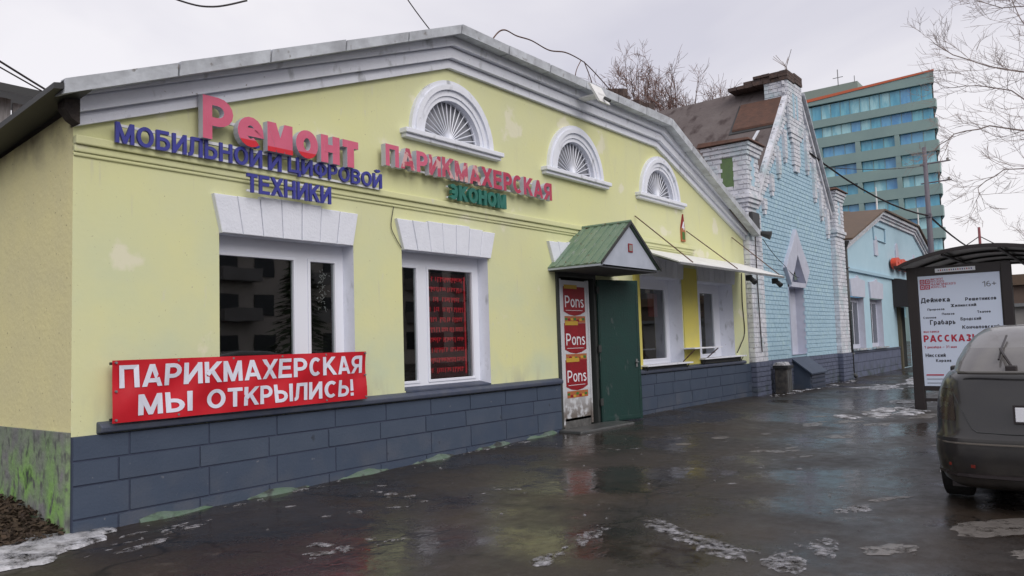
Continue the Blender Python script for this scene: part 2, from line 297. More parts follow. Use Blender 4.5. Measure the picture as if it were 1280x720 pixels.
# ------------------------------------------------------------------ lettering (own stroke alphabet)
def arc(cx, cy, rx, ry, a0, a1, n=10): return [(cx+rx*math.cos(R(a0+(a1-a0)*i/n)), cy+ry*math.sin(R(a0+(a1-a0)*i/n))) for i in range(n+1)]
XH = .73
def glyph(ch, t):
    h = t/2; T1 = 1-h
    low = {'в': 'В', 'г': 'Г', 'д': 'Д', 'ж': 'Ж', 'з': 'З', 'и': 'И', 'й': 'Й', 'к': 'К', 'л': 'Л', 'м': 'М', 'н': 'Н', 'о': 'О', 'п': 'П', 'с': 'С', 'т': 'Т', 'х': 'Х', 'ч': 'Ч', 'ш': 'Ш', 'ь': 'Ь', 'ы': 'Ы', 'я': 'Я', 'o': 'О', 's': 'S'}
    if ch in low:
        wd, st = glyph(low[ch], t/XH); return wd*XH*.98, [[(x*XH, y*XH) for x, y in p] for p in st]
    w = .72
    def bowl(x0, xs, y0, y1, w): return [(x0, y0), (xs, y0)]+arc(xs, (y0+y1)/2, w-h-xs, (y1-y0)/2, -90, 90, 8)+[(x0, y1)]
    if ch == 'П': return w, [[(h, 0), (h, T1), (w-h, T1), (w-h, 0)]]
    if ch == 'Г': w = .58; return w, [[(h, 0), (h, T1), (w, T1)]]
    if ch == 'А': w = .8; return w, [[(h*.95, 0), (w/2, 1), (w-h*.95, 0)], [(w*.22, .27), (w*.78, .27)]]
    if ch == 'Б': w = .68; return w, [[(w-.06, T1), (h, T1), (h, h)]+bowl(h, w*.5, h, .58-h*.1, w)[1:]]
    if ch == 'В': w = .7; return w, [[(h, 0), (h, 1)], bowl(h, w*.5, h, .52, w), bowl(h, w*.45, .52, T1, w-.03)]
    if ch == 'Ь': w = .68; return w, [[(h, 1), (h, h)]+bowl(h, w*.5, h, .58, w)[1:]]
    if ch == 'Ы': w = .66; return w+.28, [[(h, 1), (h, h)]+bowl(h, w*.45, h, .58, w)[1:], [(w+.28-h, 0), (w+.28-h, 1)]]
    if ch in 'РP': w = .66; return w, [[(h, 0), (h, T1)]+bowl(h, w*.5, .42, T1, w)[::-1][1:]]
    if ch == 'Я': w = .7; a = [(w-x, y) for x, y in [(h, 0), (h, T1)]+bowl(h, w*.5, .42, T1, w)[::-1][1:]]; return w, [a, [(w*.55, .45), (h*.9, 0)]]
    if ch == 'Е': w = .64; return w, [[(w, h), (h, h), (h, T1), (w-.02, T1)], [(h, .52), (w-.05, .52)]]
    if ch in 'ИЙ':
        s = [[(h, 0), (h, 1)], [(w-h, 0), (w-h, 1)], [(h, .07), (w-h, .93)]]
        if ch == 'Й': s.append([(x, y) for x, y in arc(w/2, 1.30, .16, .17, 200, 340, 6)])
        return w, s
    if ch == 'К': w = .72; return w, [[(h, 0), (h, 1)], [(h, .38), (w-h*.9, 1)], [(w*.40, .58), (w-h*.9, 0)]]
    if ch == 'Л': w = .72; return w, [[(0, h)]+arc(.02, .24, .14, .24-h, -90, 0, 4)+[(.2, T1), (w-h, T1), (w-h, 0)]]
    if ch == 'М': w = .86; return w, [[(h, 0), (h, 1)], [(w-h, 0), (w-h, 1)], [(h*1.05, 1), (w/2, .06), (w-h*1.05, 1)]]
    if ch == 'Н': return w, [[(h, 0), (h, 1)], [(w-h, 0), (w-h, 1)], [(h, .53), (w-h, .53)]]
    if ch == 'О': w = .8; return w, [arc(w/2, .5, w/2-h, .5-h, 90, 450, 24)]
    if ch == 'С': w = .74; return w, [arc(w/2+.02, .5, w/2-h, .5-h, 48, 312, 18)]
    if ch == 'Э': w = .74; return w, [arc(w/2-.02, .5, w/2-h, .5-h, 228, 132+360, 18)[::-1] if 0 else arc(w/2-.02, .5, w/2-h, .5-h, -132, 132, 18), [(w*.3, .5), (w-h, .5)]]
    if ch == 'Т': w = .64; return w, [[(0, T1), (w, T1)], [(w/2, 0), (w/2, 1)]]
    if ch == 'Х': w = .74; return w, [[(h*.9, 0), (w-h*.9, 1)], [(h*.9, 1), (w-h*.9, 0)]]
    if ch == 'Ц': return w+.08, [[(h, 1), (h, h), (w-h+.0, h), (w-h, 1)], [(w-h, h), (w+.08-h*.6, h), (w+.08-h*.6, -.2)]]
    if ch == 'Ф': w = .9; return w, [[(w/2, 0), (w/2, 1)], arc(w/2, .52, w/2-h, .33, 90, 450, 20)]
    if ch == 'Ч': w = .66; return w, [[(w-h, 0), (w-h, 1)], [(h, 1), (h, .55)]+arc(.25, .55, .25-h, .16, 180, 270, 5)+[(w-h, .40)]]
    if ch == 'Ш': w = .95; return w, [[(h, 1), (h, h), (w-h, h), (w-h, 1)], [(w/2, h), (w/2, 1)]]
    if ch == 'Ж': w = .98; return w, [[(w/2, 0), (w/2, 1)], [(h, 1), (w/2, .5), (h, 0)], [(w-h, 1), (w/2, .5), (w-h, 0)]]
    if ch == 'Д': w = .78; return w, [[(.12, h), (.24, T1), (w-.12, T1), (w-.12, h)], [(h*.8, -.18), (h*.8, h), (w-h*.8, h), (w-h*.8, -.18)]]
    if ch == 'З': w = .64; return w, [arc(w/2-.03, .75, w/2-h, .25-h, 150, -90, 9), arc(w/2-.03, .26, w/2-h+.02, .26-h, 90, -150, 9)]
    if ch == 'У': w = .7; return w, [[(h*.9, 1), (w/2, .3)], [(w-h*.9, 1), (w*.42, .12), (.1, h)]]
    if ch == 'S': w = .66; return w, [arc(w/2, .74, w/2-h, .26-h, 30, 270, 9)+arc(w/2, .26, w/2-h, .26-h+.01, 90, -150, 9)[1:]]
    if ch == '1': w = .42; return w, [[(w-h, 0), (w-h, 1)], [(w-h, .92), (.02, .72)]]
    if ch == '3': w = .6; return w, [arc(w/2-.02, .75, w/2-h, .25-h, 150, -90, 9), arc(w/2-.02, .26, w/2-h+.02, .26-h, 90, -150, 9)]
    if ch == '4': w = .62; return w, [[(w*.72, 0), (w*.72, 1)], [(w*.72, .95), (h, .3), (w, .3)]]
    if ch == '6': w = .62; return w, [arc(w/2, .31, w/2-h, .31-h, 90, 450, 14), [(h, .31), (h*1.2, .55)]+arc(w*.75, .62, w*.6, .38-h, 170, 95, 5)]
    if ch == '+': w = .6; return w, [[(w/2, .2), (w/2, .8)], [(0, .5), (w, .5)]]
    if ch == '–': w = .6; return w, [[(0, .42), (w, .42)]]
    if ch == '!': w = t*1.1; return w, [[(w/2, .3), (w/2, 1)], [(w/2, 0), (w/2, t)]]
    if ch == 'е': w = .6; return w, [[(h, XH*.5), (w-h, XH*.5)]+arc(w/2, XH*.5, w/2-h, XH*.5-h, 0, 310, 16)]
    if ch == 'а': w = .56; return w, [[(w-h, 0), (w-h, XH*.62)]+arc(w/2, XH*.62, w/2-h, XH*.38-h, 0, 150, 7), arc(w*.46, XH*.28, w*.46-h, XH*.28-h*.6, 0, 360, 12)]
    if ch in 'рp': w = .6; return w, [[(h, -.25), (h, XH)], arc(w/2, XH/2, w/2-h, XH/2-h, 90, 450, 14)]
    if ch == 'б': w = .6; return w, [arc(w/2, XH*.45, w/2-h, XH*.45-h, 90, 450, 14), [(h, XH*.45), (h, .6)]+arc(w*.6, .66, w*.6-h, .34-h, 180, 100, 5)]
    if ch == 'у': w = .56; return w, [[(h*.9, XH), (w/2, .1)], [(w-h*.9, XH), (w*.36, -.2), (0, -.22)]]
    if ch == 'n': w = .58; return w, [[(h, 0), (h, XH)], [(h, XH*.6)]+arc(w/2, XH*.6, w/2-h, XH*.4-h, 180, 0, 8)+[(w-h, 0)]]
    return .35, []
def stroke_quads(pts, t):
    """ribbon with mitred joints -> convex quads"""
    pts = [Vector(p) for p in pts]; pts = [p for i, p in enumerate(pts) if i == 0 or (p-pts[i-1]).length > 1e-4]; n = len(pts); closed = (pts[0]-pts[-1]).length < 1e-4
    L_, R_ = [], []
    for i in range(n):
        if closed: a = pts[i]-pts[i-1] if i > 0 else pts[0]-pts[-2]; b = pts[i+1]-pts[i] if i < n-1 else pts[1]-pts[0]
        else: a = pts[i]-pts[i-1] if i > 0 else pts[1]-pts[0]; b = pts[i+1]-pts[i] if i < n-1 else pts[-1]-pts[-2]
        a = a.normalized(); b = b.normalized(); na = Vector((-a.y, a.x)); nb = Vector((-b.y, b.x)); m = (na+nb)
        m = m.normalized() if m.length > 1e-4 else na
        k = t/2/max(.30, m.dot(na)); L_.append(pts[i]+m*k); R_.append(pts[i]-m*k)
    return [[L_[i], L_[i+1], R_[i+1], R_[i]] for i in range(n-1)]
def clip(poly, lo, hi):
    for s, v in ((1, lo), (-1, hi)):
        out = []
        for i in range(len(poly)):
            a, b = poly[i-1], poly[i]; ia = s*(a.y-v) >= -1e-6; ib = s*(b.y-v) >= -1e-6
            if ia != ib: out.append(a+(b-a)*((v-a.y)/(b.y-a.y)))
            if ib: out.append(b)
        poly = out
        if len(poly) < 3: return []
    return poly
def glyph_polys(ch, t):
    wd, sts = glyph(ch, t); res = []
    top = XH if (ch.islower() and ch not in 'бйd') else 1
    for si, st in enumerate(sts):
        st = [tuple(p) for p in st]; ys = [p[1] for p in st]
        free = min(ys) < -.02 or max(ys) > 1.02
        lo, hi = (min(0, min(ys)), max(top, max(ys)+t)) if free else (0, top)
        ext = list(st)
        if not free and (Vector(st[0])-Vector(st[-1])).length > 1e-4:
            for idx, nb in ((0, 1), (-1, -2)):
                y = ext[idx][1]
                if abs(y) < 1e-6 or abs(y-top) < 1e-6:
                    d = (Vector(ext[idx])-Vector(ext[nb])).normalized()
                    if abs(d.y) > .3: ext[idx] = tuple(Vector(ext[idx])+d*.25)
        res += [(clip(q, lo, hi), si+.09*qi) for qi, q in enumerate(stroke_quads(ext, t))]
    return wd, [(p, s) for p, s in res if len(p) > 2]
def layout(text, t, gap, space=.38):
    x = 0; out = []
    for ch in text:
        if ch == ' ': x += space; continue
        wd, ps = glyph_polys(ch, t); out.append((ch, x, wd, ps)); x += wd+gap
    return x-gap, out
def flat_text(mb, text, t, box, frame, mi=0, gap=.13):
    """frame(u,v,depth)->Vector; box=(u0,u1,v0,v1)"""
    W, gl = layout(text, t, gap); u0, u1, v0, v1 = box; sx = (u1-u0)/W; sy = v1-v0
    for ch, x, wd, ps in gl:
        for p, si in ps: mb.poly([frame(u0+(x+q.x)*sx, v0+q.y*sy, si*.0006) for q in p], mi)
def channel_sign(parent, text, t, x0, x1, z0, z1, yf, depth, face, side, name='letter', gap=.12, jitter=0, gapsp=.45, film=None):
    """extruded channel letters facing -Y: one object per letter"""
    W, gl = layout(text, t, gap, gapsp); sx = (x1-x0)/W; sy = z1-z0
    for n, (ch, x, wd, ps) in enumerate(gl):
        mb = MB(); dz = random.uniform(-1, 1)*jitter; dy = random.uniform(-1, 1)*jitter
        for p, si in ps:
            f = [(x0+(x+q.x)*sx, yf-si*.001+dy, z0+q.y*sy+dz) for q in p]; bk = [(a, yf+depth, c) for a, b, c in f]
            k = len(f); mb.poly(f, 0)
            for i in range(k): j = (i+1) % k; mb.poly([f[i], f[j], bk[j], bk[i]], 1)
        fm = face[n % len(face)] if isinstance(face, list) else face
        o = mb.build(name, [fm, side], parent)
        if film and ch in film:
            m2 = MB()
            for p, si in ps:
                q2 = clip(list(p), -.3, film[ch])
                if len(q2) > 2: m2.poly([(x0+(x+q.x)*sx, yf-si*.001+dy-.0025, z0+q.y*sy+dz) for q in q2])
            if m2.f: m2.build('film', M['redfilm'], o)
# ------------------------------------------------------------------ ground
def lerp(pts, x):
    for (a, va), (b, vb) in zip(pts, pts[1:]):
        if x <= b: return va+(vb-va)*max(0, min(1, (x-a)/(b-a)))
    return pts[-1][1]
def gh(x, y):
    b = lerp([(3.0, 0), (7, .04), (10, .085), (14, .11), (18, .07), (24, .0)], x); s = max(0, min(1, (y-3.5)/3.5)); s = s*s*(3-2*s)
    return b*s + .006*mn.noise(Vector((x*.8, y*.8, 3)))*(1 if abs(x) < 60 and abs(y) < 30 else 0)
def ground():
    xs = [-1500, -400, -100, -30, -12]+[-8+i*.3 for i in range(150)]+[40, 50, 70, 110, 200, 500, 1800]
    ys = [-1500, -400, -100, -40, -20, -12]+[-8+i*.3 for i in range(58)]+[12, 20, 50, 150, 500, 1500]
    xs = sorted(set(xs)); ys = sorted(set(ys)); mb = MB(); mb.v = [Vector((x, y, gh(x, y) if y < 9 else 0)) for x in xs for y in ys]; n = len(ys)
    for i in range(len(xs)-1):
        for j in range(n-1): mb.f.append((i*n+j, (i+1)*n+j, (i+1)*n+j+1, i*n+j+1)); mb.m.append(0)
    me = mb.mesh('ground', M['asphalt'], smooth=True); o = bpy.data.objects.new('ground', me); col.objects.link(o); tag(o, 'wet dark asphalt yard along the low shop buildings', kind='structure')
ground()
D = 7.11
# ------------------------------------------------------------------ yellow building
YB = thing('yellow_shop_building', 'low pale yellow gabled shop building with white mouldings and blue grey plinth', 'building', (11, D, 0))
prof = [(3.03, 3.52), (7.9, 5.32), (14.0, 5.32), (18.45, 3.83)]
WINS = [(4.43, 6.18, .97, 2.71, .19), (6.97, 8.67, .95, 2.73, .19), (13.15, 14.92, 1.0, 2.7, .30), (15.70, 17.62, 1.02, 2.7, .34)]
LUN = [7.98, 11.07, 14.13]
LR, LZ = .60, 4.28
def archpts(cx, cz, r, n=20, rz=None): rz = rz or r; return [(cx+r*math.cos(math.pi*i/n), cz+rz*math.sin(math.pi*i/n)) for i in range(n+1)]
outer = [(3.03, -.3)]+[(18.45, -.3)]+prof[::-1]
holes = [[(a, c), (b, c), (b, d), (a, d)] for a, b, c, d, _ in WINS]+[[(10.38, .06), (11.52, .06), (11.52, 2.6), (10.38, 2.6)]]+[archpts(cx, LZ, LR) for cx in LUN]
wall_holes(outer, holes, D).build('wall', M['yellow'], YB)
mb = MB(); mb.poly([(3.03, D, .86), (3.03, 16, .86), (3.03, 16, 2.75), (3.03, D, 3.66)]).build('side_wall', M['side'], YB)
mb = MB(); mb.box(2.995, 3.03, D+.004, 16, -.3, .86).build('side_base', M['sidebase'], YB)
mb = MB(); mb.box(18.40, 18.45, D+.01, 16, -.3, 3.8).build('far_side_wall', M['side'], YB)
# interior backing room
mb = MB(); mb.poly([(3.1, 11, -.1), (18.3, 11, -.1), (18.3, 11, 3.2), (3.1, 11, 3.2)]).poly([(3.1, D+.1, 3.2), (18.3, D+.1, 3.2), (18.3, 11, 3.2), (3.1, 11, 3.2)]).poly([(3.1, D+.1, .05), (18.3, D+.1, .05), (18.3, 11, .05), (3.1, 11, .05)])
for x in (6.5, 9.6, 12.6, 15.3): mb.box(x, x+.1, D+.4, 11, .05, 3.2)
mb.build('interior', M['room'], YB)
# roof
mb = MB(); ro = offset_line(prof, .47); ro[0].x = 2.80; ro[-1].x = 18.62
ro = [Vector((p.x, p.y)) for p in ro]; ro[0].y = 3.78; ro[-1].y = 3.99
lo = [(p.x, p.y-.05) for p in ro]
for i in range(3):
    dz = 1.0 if i == 0 else 0
    mb.hexa([(ro[i].x, 6.75, ro[i].y), (ro[i+1].x, 6.75, ro[i+1].y), (lo[i+1][0], 6.75, lo[i+1][1]), (lo[i][0], 6.75, lo[i][1])], [(ro[i].x, 16.3, ro[i].y-dz), (ro[i+1].x, 16.3, ro[i+1].y), (lo[i+1][0], 16.3, lo[i+1][1]), (lo[i][0], 16.3, lo[i][1]-dz)])
mb.build('roof', M['brownroof'], YB)
# cornice: stacked bands following the gable, one part each
bands = [(-.02, .085, .06), (.085, .10, .045), (.10, .235, .13), (.235, .25, .11), (.25, .42, .20)]
for k, (d0, d1, pj) in enumerate(bands):
    a = offset_line(prof, d0); b = offset_line(prof, d1); mb = MB()
    for i in range(3): mb.hexa([(a[i].x, D-pj, a[i].y), (a[i+1].x, D-pj, a[i+1].y), (b[i+1].x, D-pj, b[i+1].y), (b[i].x, D-pj, b[i].y)], [(a[i].x, D+.05, a[i].y), (a[i+1].x, D+.05, a[i+1].y), (b[i+1].x, D+.05, b[i+1].y), (b[i].x, D+.05, b[i].y)])
    mb.build('cornice_band', M['white'], YB)
# metal roof edge in sheets, slightly uneven
for i in range(3):
    p, q = ro[i], ro[i+1]; n = 5 if i != 1 else 6
    for k in range(n):
        t0, t1 = k/n, (k+1)/n-.004; mb = MB(); dz = random.uniform(-.012, .012)
        A = p.lerp(q, t0); B = p.lerp(q, t1); th = .115
        mb.hexa([(A.x, 6.72+random.uniform(-.01, .01), A.y+.012+dz), (B.x, 6.72, B.y+.012+dz), (B.x, 6.735, B.y-th), (A.x, 6.735, A.y-th)], [(A.x, 6.80, A.y+.012+dz), (B.x, 6.80, B.y+.012+dz), (B.x, 6.92, B.y-th+.01), (A.x, 6.92, A.y-th+.01)])
        mb.build('roof_edge_sheet', M['metaledge'], YB)
# left eave seen from below
mb = MB(); mb.hexa([(2.72, 6.74, 3.69), (3.02, 6.74, 3.74), (3.02, 6.74, 3.80), (2.72, 6.74, 3.74)], [(2.72, 12, 3.12), (3.02, 12, 3.16), (3.02, 12, 3.24), (2.72, 12, 3.18)]).build('eave_board', M['darkmetal'], YB)
mb = MB(); mb.prism_xz([(2.90, 3.62), (2.96, 3.54), (3.026, 3.50), (3.026, 3.84), (2.90, 3.76)], 6.97, 7.105).build('eave_end', mat('eave_dark_brown_brick', (.05, .04, .035), .9, (.025, .02, .02), 14, .01, 30), YB)  # dark brown end of the eave
# string course
mb = MB()
for z0, z1, pj in ((3.25, 3.285, .02), (3.285, 3.35, .035), (3.35, 3.43, .065)): mb.box(3.03, 15.6, D-pj, D+.02, z0, z1)
mb.build('string_course', M['yellow'], YB, bevel=.012)
# yellow proud zones near the right windows
M['bright'] = mat('bright_yellow_paint', (.66, .58, .13), .8, (.60, .54, .16), 3, .003, 30)
MB().box(12.9, 13.13, D-.02, D+.01, .95, 2.95).build('bright_pier', M['bright'], YB); MB().box(14.95, 15.66, D-.02, D+.01, .95, 2.95).build('bright_pier', M['bright'], YB)
# plinth
MB().box(3.03, 10.36, D-.030, D+.02, -.3, .82).build('plinth_joints', M['joint'], YB); MB().box(11.56, 18.45, D-.030, D+.02, -.3, .84).build('plinth_joints', M['joint'], YB)
def cblock(x0, x1, z0, z1, y):
    c = .006; m = MB(); m.hexa([(x0, y+.03, z0), (x1, y+.03, z0), (x1, y+.03, z1), (x0, y+.03, z1)], [(x0+c, y-.008, z0+c), (x1-c, y-.008, z0+c), (x1-c, y-.008, z1-c), (x0+c, y-.008, z1-c)]); return m
def blocks(xa, xb, rows, ln, y):
    for r, (z0, z1) in enumerate(rows):
        x = xa-(ln/2 if r % 2 == 0 else .29)
        while x < xb:
            a, b = max(x, xa), min(x+ln-.007, xb)
            if b-a > .04: cblock(a, b, z0, z1-.008, y-random.uniform(0, .006)).build('block', M[random.choice(('plinth', 'plinth', 'plinth2'))], YB)
            x += ln
blocks(3.03, 10.36, [(-.15, .13), (.13, .41), (.41, .62), (.62, .83)], .775, D-.03)
blocks(11.56, 18.45, [(-.1, .18), (.18, .42), (.42, .65), (.65, .85)], .775, D-.03)
MB().prism_yz([(D+.02, .82), (D-.09, .84), (D-.10, .89), (D-.06, .915), (D+.02, .935)], 3.24, 10.36).build('plinth_cap', M['plinthcap'], YB, bevel=.012)
MB().prism_yz([(D+.02, .84), (D-.07, .855), (D-.08, .90), (D-.05, .925), (D+.02, .94)], 12.6, 18.1).build('plinth_cap', M['plinthcap'], YB, bevel=.012)
mb = MB(); n = 40
for i in range(n):
    x0 = 3.6+i*(6.8/n); x1 = x0+6.8/n; a = .05+.03*math.sin(i*1.7); y0 = D-.10-.05*math.sin(i*.9)
    y1 = D-.10-.05*math.sin((i+1)*.9); b = .05+.03*math.sin((i+1)*1.7)
    mb.hexa([(x0, y0, gh(x0, 7)-.05), (x0, D, gh(x0, 7)-.05), (x0, D, gh(x0, 7)+a), (x0, y0+.05, gh(x0, 7)+a*.5)], [(x1, y1, gh(x1, 7)-.05), (x1, D, gh(x1, 7)-.05), (x1, D, gh(x1, 7)+b), (x1, y1+.05, gh(x1, 7)+b*.5)])
mb.build('wall_foot', M['skirt'], YB)
# windows
def ring_frame(outer, holes, y0, y1):
    """one welded frame with rectangular openings"""
    R4 = lambda r: [(r[0], r[2]), (r[1], r[2]), (r[1], r[3]), (r[0], r[3])]
    loops = [R4(outer)]+[R4(h) for h in holes]; flat = [p for l in loops for p in l]; n = len(flat); mb = MB()
    mb.v = [Vector((x, y, z)) for y in (y0, y1) for x, z in flat]
    for t in tessellate_polygon([[Vector((x, z, 0)) for x, z in l] for l in loops]): mb.f += [tuple(t), tuple(i+n for i in t)[::-1]]
    k = 0
    for l in loops:
        for i in range(4): a, b = k+i, k+(i+1) % 4; mb.f.append((a, b, b+n, a+n))
        k += 4
    mb.m = [0]*len(mb.f); return mb
def window(parent, x0, x1, z0, z1, dep, mull, lights, sill=True):
    """lights = glass spans [(xa,xb)]"""
    y = D+dep; zb, zt = z0+.07, z1-.17
    o = ring_frame((x0, x1, z0, z1+.02), [(a, b, zb, zt) for a, b in lights], y, y+.07).build('window', M['pvc'], parent, bevel=.006)
    for a, b in lights:
        ring_frame((a, b, zb, zt), [(a+.035, b-.035, zb+.035, zt-.035)], y-.012, y+.05).build('sash', M['pvc'], o, bevel=.005)
        MB().box(a+.034, b-.034, y+.018, y+.026, z0+.104, z1-.17-.034).build('pane', M['glass'], o)
    rv = MB(); rv.poly([(x1, D, z0), (x1, y+.01, z0), (x1, y+.01, z1), (x1, D, z1)]).poly([(x0, D, z0), (x0, y+.01, z0), (x0, y+.01, z1), (x0, D, z1)]).poly([(x0, D, z1), (x1, D, z1), (x1, y+.01, z1), (x0, y+.01, z1)]).poly([(x0, D, z0), (x1, D, z0), (x1, y+.01, z0), (x0, y+.01, z0)])
    rv.build('reveal', M['white'], o)
    return o
w1 = window(YB, *WINS[0], 0, [(4.50, 5.50), (5.66, 6.08)])
w2 = window(YB, *WINS[1], 0, [(7.03, 7.44), (7.60, 8.56)])
w3 = window(YB, *WINS[2], 0, [(13.22, 14.78)])
w4 = window(YB, *WINS[3], 0, [(15.80, 16.45), (16.5, 17.30)])
MB().hexa([(6.99, D-.02, .93), (8.65, D-.02, .93), (8.65, D+.19, .955), (6.99, D+.19, .955)], [(6.99, D-.02, .95), (8.65, D-.02, .95), (8.65, D+.19, .985), (6.99, D+.19, .985)]).build('window_sill', M['plinthcap'], w2)
# lintels of fan-shaped stones
def lintel(x0, x1, xb0, xb1, z0, z1, n, key=(2, 3)):
    for i in range(n):
        t0, t1 = i/n, (i+1)/n; g = .004; jit = random.uniform(-.008, .008)
        a0, a1 = x0+(x1-x0)*t0+g, x0+(x1-x0)*t1-g; b0, b1 = xb0+(xb1-xb0)*t0+g, xb0+(xb1-xb0)*t1-g
        zt = z1+jit+(.03 if i in key else 0); y = D-.055+random.uniform(-.004, .004); c = .006
        m = MB(); m.hexa([(b0, D+.01, z0), (b1, D+.01, z0), (a1, D+.01, zt), (a0, D+.01, zt)], [(b0, y+c, z0), (b1, y+c, z0), (a1, y+c, zt), (a0, y+c, zt)])
        m.hexa([(b0, y+c, z0), (b1, y+c, z0), (a1, y+c, zt), (a0, y+c, zt)], [(b0+c, y, z0+c), (b1-c, y, z0+c), (a1-c, y, zt-c), (a0+c, y, zt-c)])
        m.build('lintel_stone', M['whitelint'], YB)
lintel(4.34, 6.22, 4.43, 6.14, 2.70, 3.09, 7, (2, 3, 4)); lintel(6.85, 8.80, 6.97, 8.69, 2.72, 3.10, 7, (2, 3, 4)); lintel(10.15, 11.75, 10.3, 11.6, 2.72, 3.10, 6)
lintel(13.05, 15.0, 13.14, 14.93, 2.70, 3.12, 7, (3,)); lintel(15.6, 17.75, 15.68, 17.64, 2.70, 3.12, 7, (3,))
# lunettes
def lunette(cx):
    o = MB()
    def ring(r0, r1, pj, base, n=24):
        for i in range(n):
            a, b = math.pi*i/n, math.pi*(i+1)/n; P = lambda r, t, y: (cx+r*math.cos(t), y, LZ+r*math.sin(t))
            o.hexa([P(r0, a, D-pj), P(r1, a, D-pj), P(r1, b, D-pj), P(r0, b, D-pj)], [P(r0, a, base), P(r1, a, base), P(r1, b, base), P(r0, b, base)])
    ring(.57, .63, .03, D+.09); ring(.63, .71, .05, D+.02); ring(.71, .78, .085, D+.02); ring(.78, .84, .06, D+.02)
    w_ = o.build('lunette', M['white'], YB)
    s = MB(); s.box(cx-1.0, cx+1.0, D-.13, D+.02, LZ-.06, LZ+.005).box(cx-.97, cx+.97, D-.09, D+.02, LZ-.11, LZ-.06).build('window_sill', M['white'], w_, bevel=.01)
    MB().prism_xz(archpts(cx, LZ, .60), D+.10, D+.12).build('pane', mat('grey_lunette_board', (.30, .31, .35), .5, (.20, .21, .24), 3), w_)
    g = MB(); pts = [(cx+.56*math.cos(math.pi*i/20), D+.05, LZ+.02+.56*math.sin(math.pi*i/20)) for i in range(21)]; g.tube(pts, .012, 5); g.tube([(cx-.56, D+.05, LZ+.02), (cx+.56, D+.05, LZ+.02)], .012, 5); g.build('grille_frame', M['pvc'], w_)
    for k in range(1, 17):
        a = math.pi*k/17; MB().tube([(cx+.05*math.cos(a), D+.05, LZ+.02+.05*math.sin(a)), (cx+.56*math.cos(a), D+.05, LZ+.02+.56*math.sin(a))], .0085, 4).build('grille_bar', M['pvc'], w_)
for cx in LUN: lunette(cx)
# window 1/2 contents
MB().box(4.9, 5.2, D+1.5, D+1.8, .05, 1.7).box(5.4, 6.1, D+1.2, D+1.6, .05, 1.3).build('cabinet', M['room'], YB)
led = thing('led_sign', 'dark display in the second window filled with rows of red glowing text', 'led sign', (8.08, D+.26, 1.1))
MB().box(7.63, 8.48, D+.27, D+.30, 1.06, 2.5).build('casing', mat('led_casing', (.06, .004, .008), .5), led)
mb = MB()
for r in range(10):
    z = 2.44-r*.138; x = 7.68; random.seed(r+50)
    while x < 8.40:
        wd = random.choice((.022, .03, .04)); hh = random.uniform(.05, .075)
        if random.random() < .94:
            k = random.random(); mb.box(x, x+.011, D+.262, D+.272, z-hh, z); 
            if k < .7: mb.box(x, x+wd, D+.2615, D+.271, z-.012*random.choice((1, 2, 3)), z-.003)
        x += wd+.014
mb.build('lit_segments', M['led'], led)
MB().box(8.44, 8.465, D+.263, D+.273, 1.1, 2.46).build('lit_border', M['led'], led)
mb = MB(); random.seed(3)
for k in range(60): x = 5.92+random.gauss(0, .035); z = random.uniform(1.95, 2.42); mb.tube([(x, D+.25, z), (x+random.uniform(-.03, .03), D+.25, z+random.uniform(-.03, .03))], .005, 3)
tag(mb.build('tinsel_decoration', mat('silver_tinsel', (.6, .6, .62), .3, metal=.4)), 'silver tinsel hanging behind the narrow pane of the first window', 'tinsel')
MB().box(14.15, 14.5, D+.33+.05, D+.33+.06, 1.95, 2.5)
tag(MB().box(14.22, 14.60, D+.345+.05, D+.365+.05, 1.95, 2.42).build('red_price_board', M['red']), 'small red board hanging behind the third window glass', 'board')
lampt = thing('ceiling_lamp', 'small lit bulb hanging inside the third window', 'lamp', (13.75, D+1.0, 2.62))
mb = MB(); mb.tube([(13.75, D+1.0, 2.62), (13.75, D+1.0, 3.2)], .008, 4).build('cord', M['cable'], lampt)
bm_ = bmesh.new(); bmesh.ops.create_icosphere(bm_, subdivisions=2, radius=.035); me = bpy.data.meshes.new('bulb'); bm_.to_mesh(me); bm_.free(); me.materials.append(M['bulb']); ob = bpy.data.objects.new('bulb', me); col.objects.link(ob); ob.parent = lampt
random.seed(11)
shf = thing('goods_shelf', 'shelves of goods behind the fourth window glass', 'shelf', (16.8, D+.75, .05))
for k in range(5): MB().box(15.9, 17.3, D+.6, D+.9, 1.1+k*.32, 1.12+k*.32).build('shelf_board', M['grey'], shf)
for i, (nm, mm) in enumerate((('jar_row', 'printorange'), ('box_row', 'garage'), ('packet_row', 'printgreen'), ('tin_row', 'printyellow'))):
    m = MB(); x = 15.95
    while x < 17.2: wd = random.uniform(.05, .12); m.box(x, x+wd, D+.62, D+.8, 1.12+i*.32, 1.12+i*.32+random.uniform(.08, .22)); x += wd+random.uniform(.01, .1)
    m.build(nm, M[mm], shf)
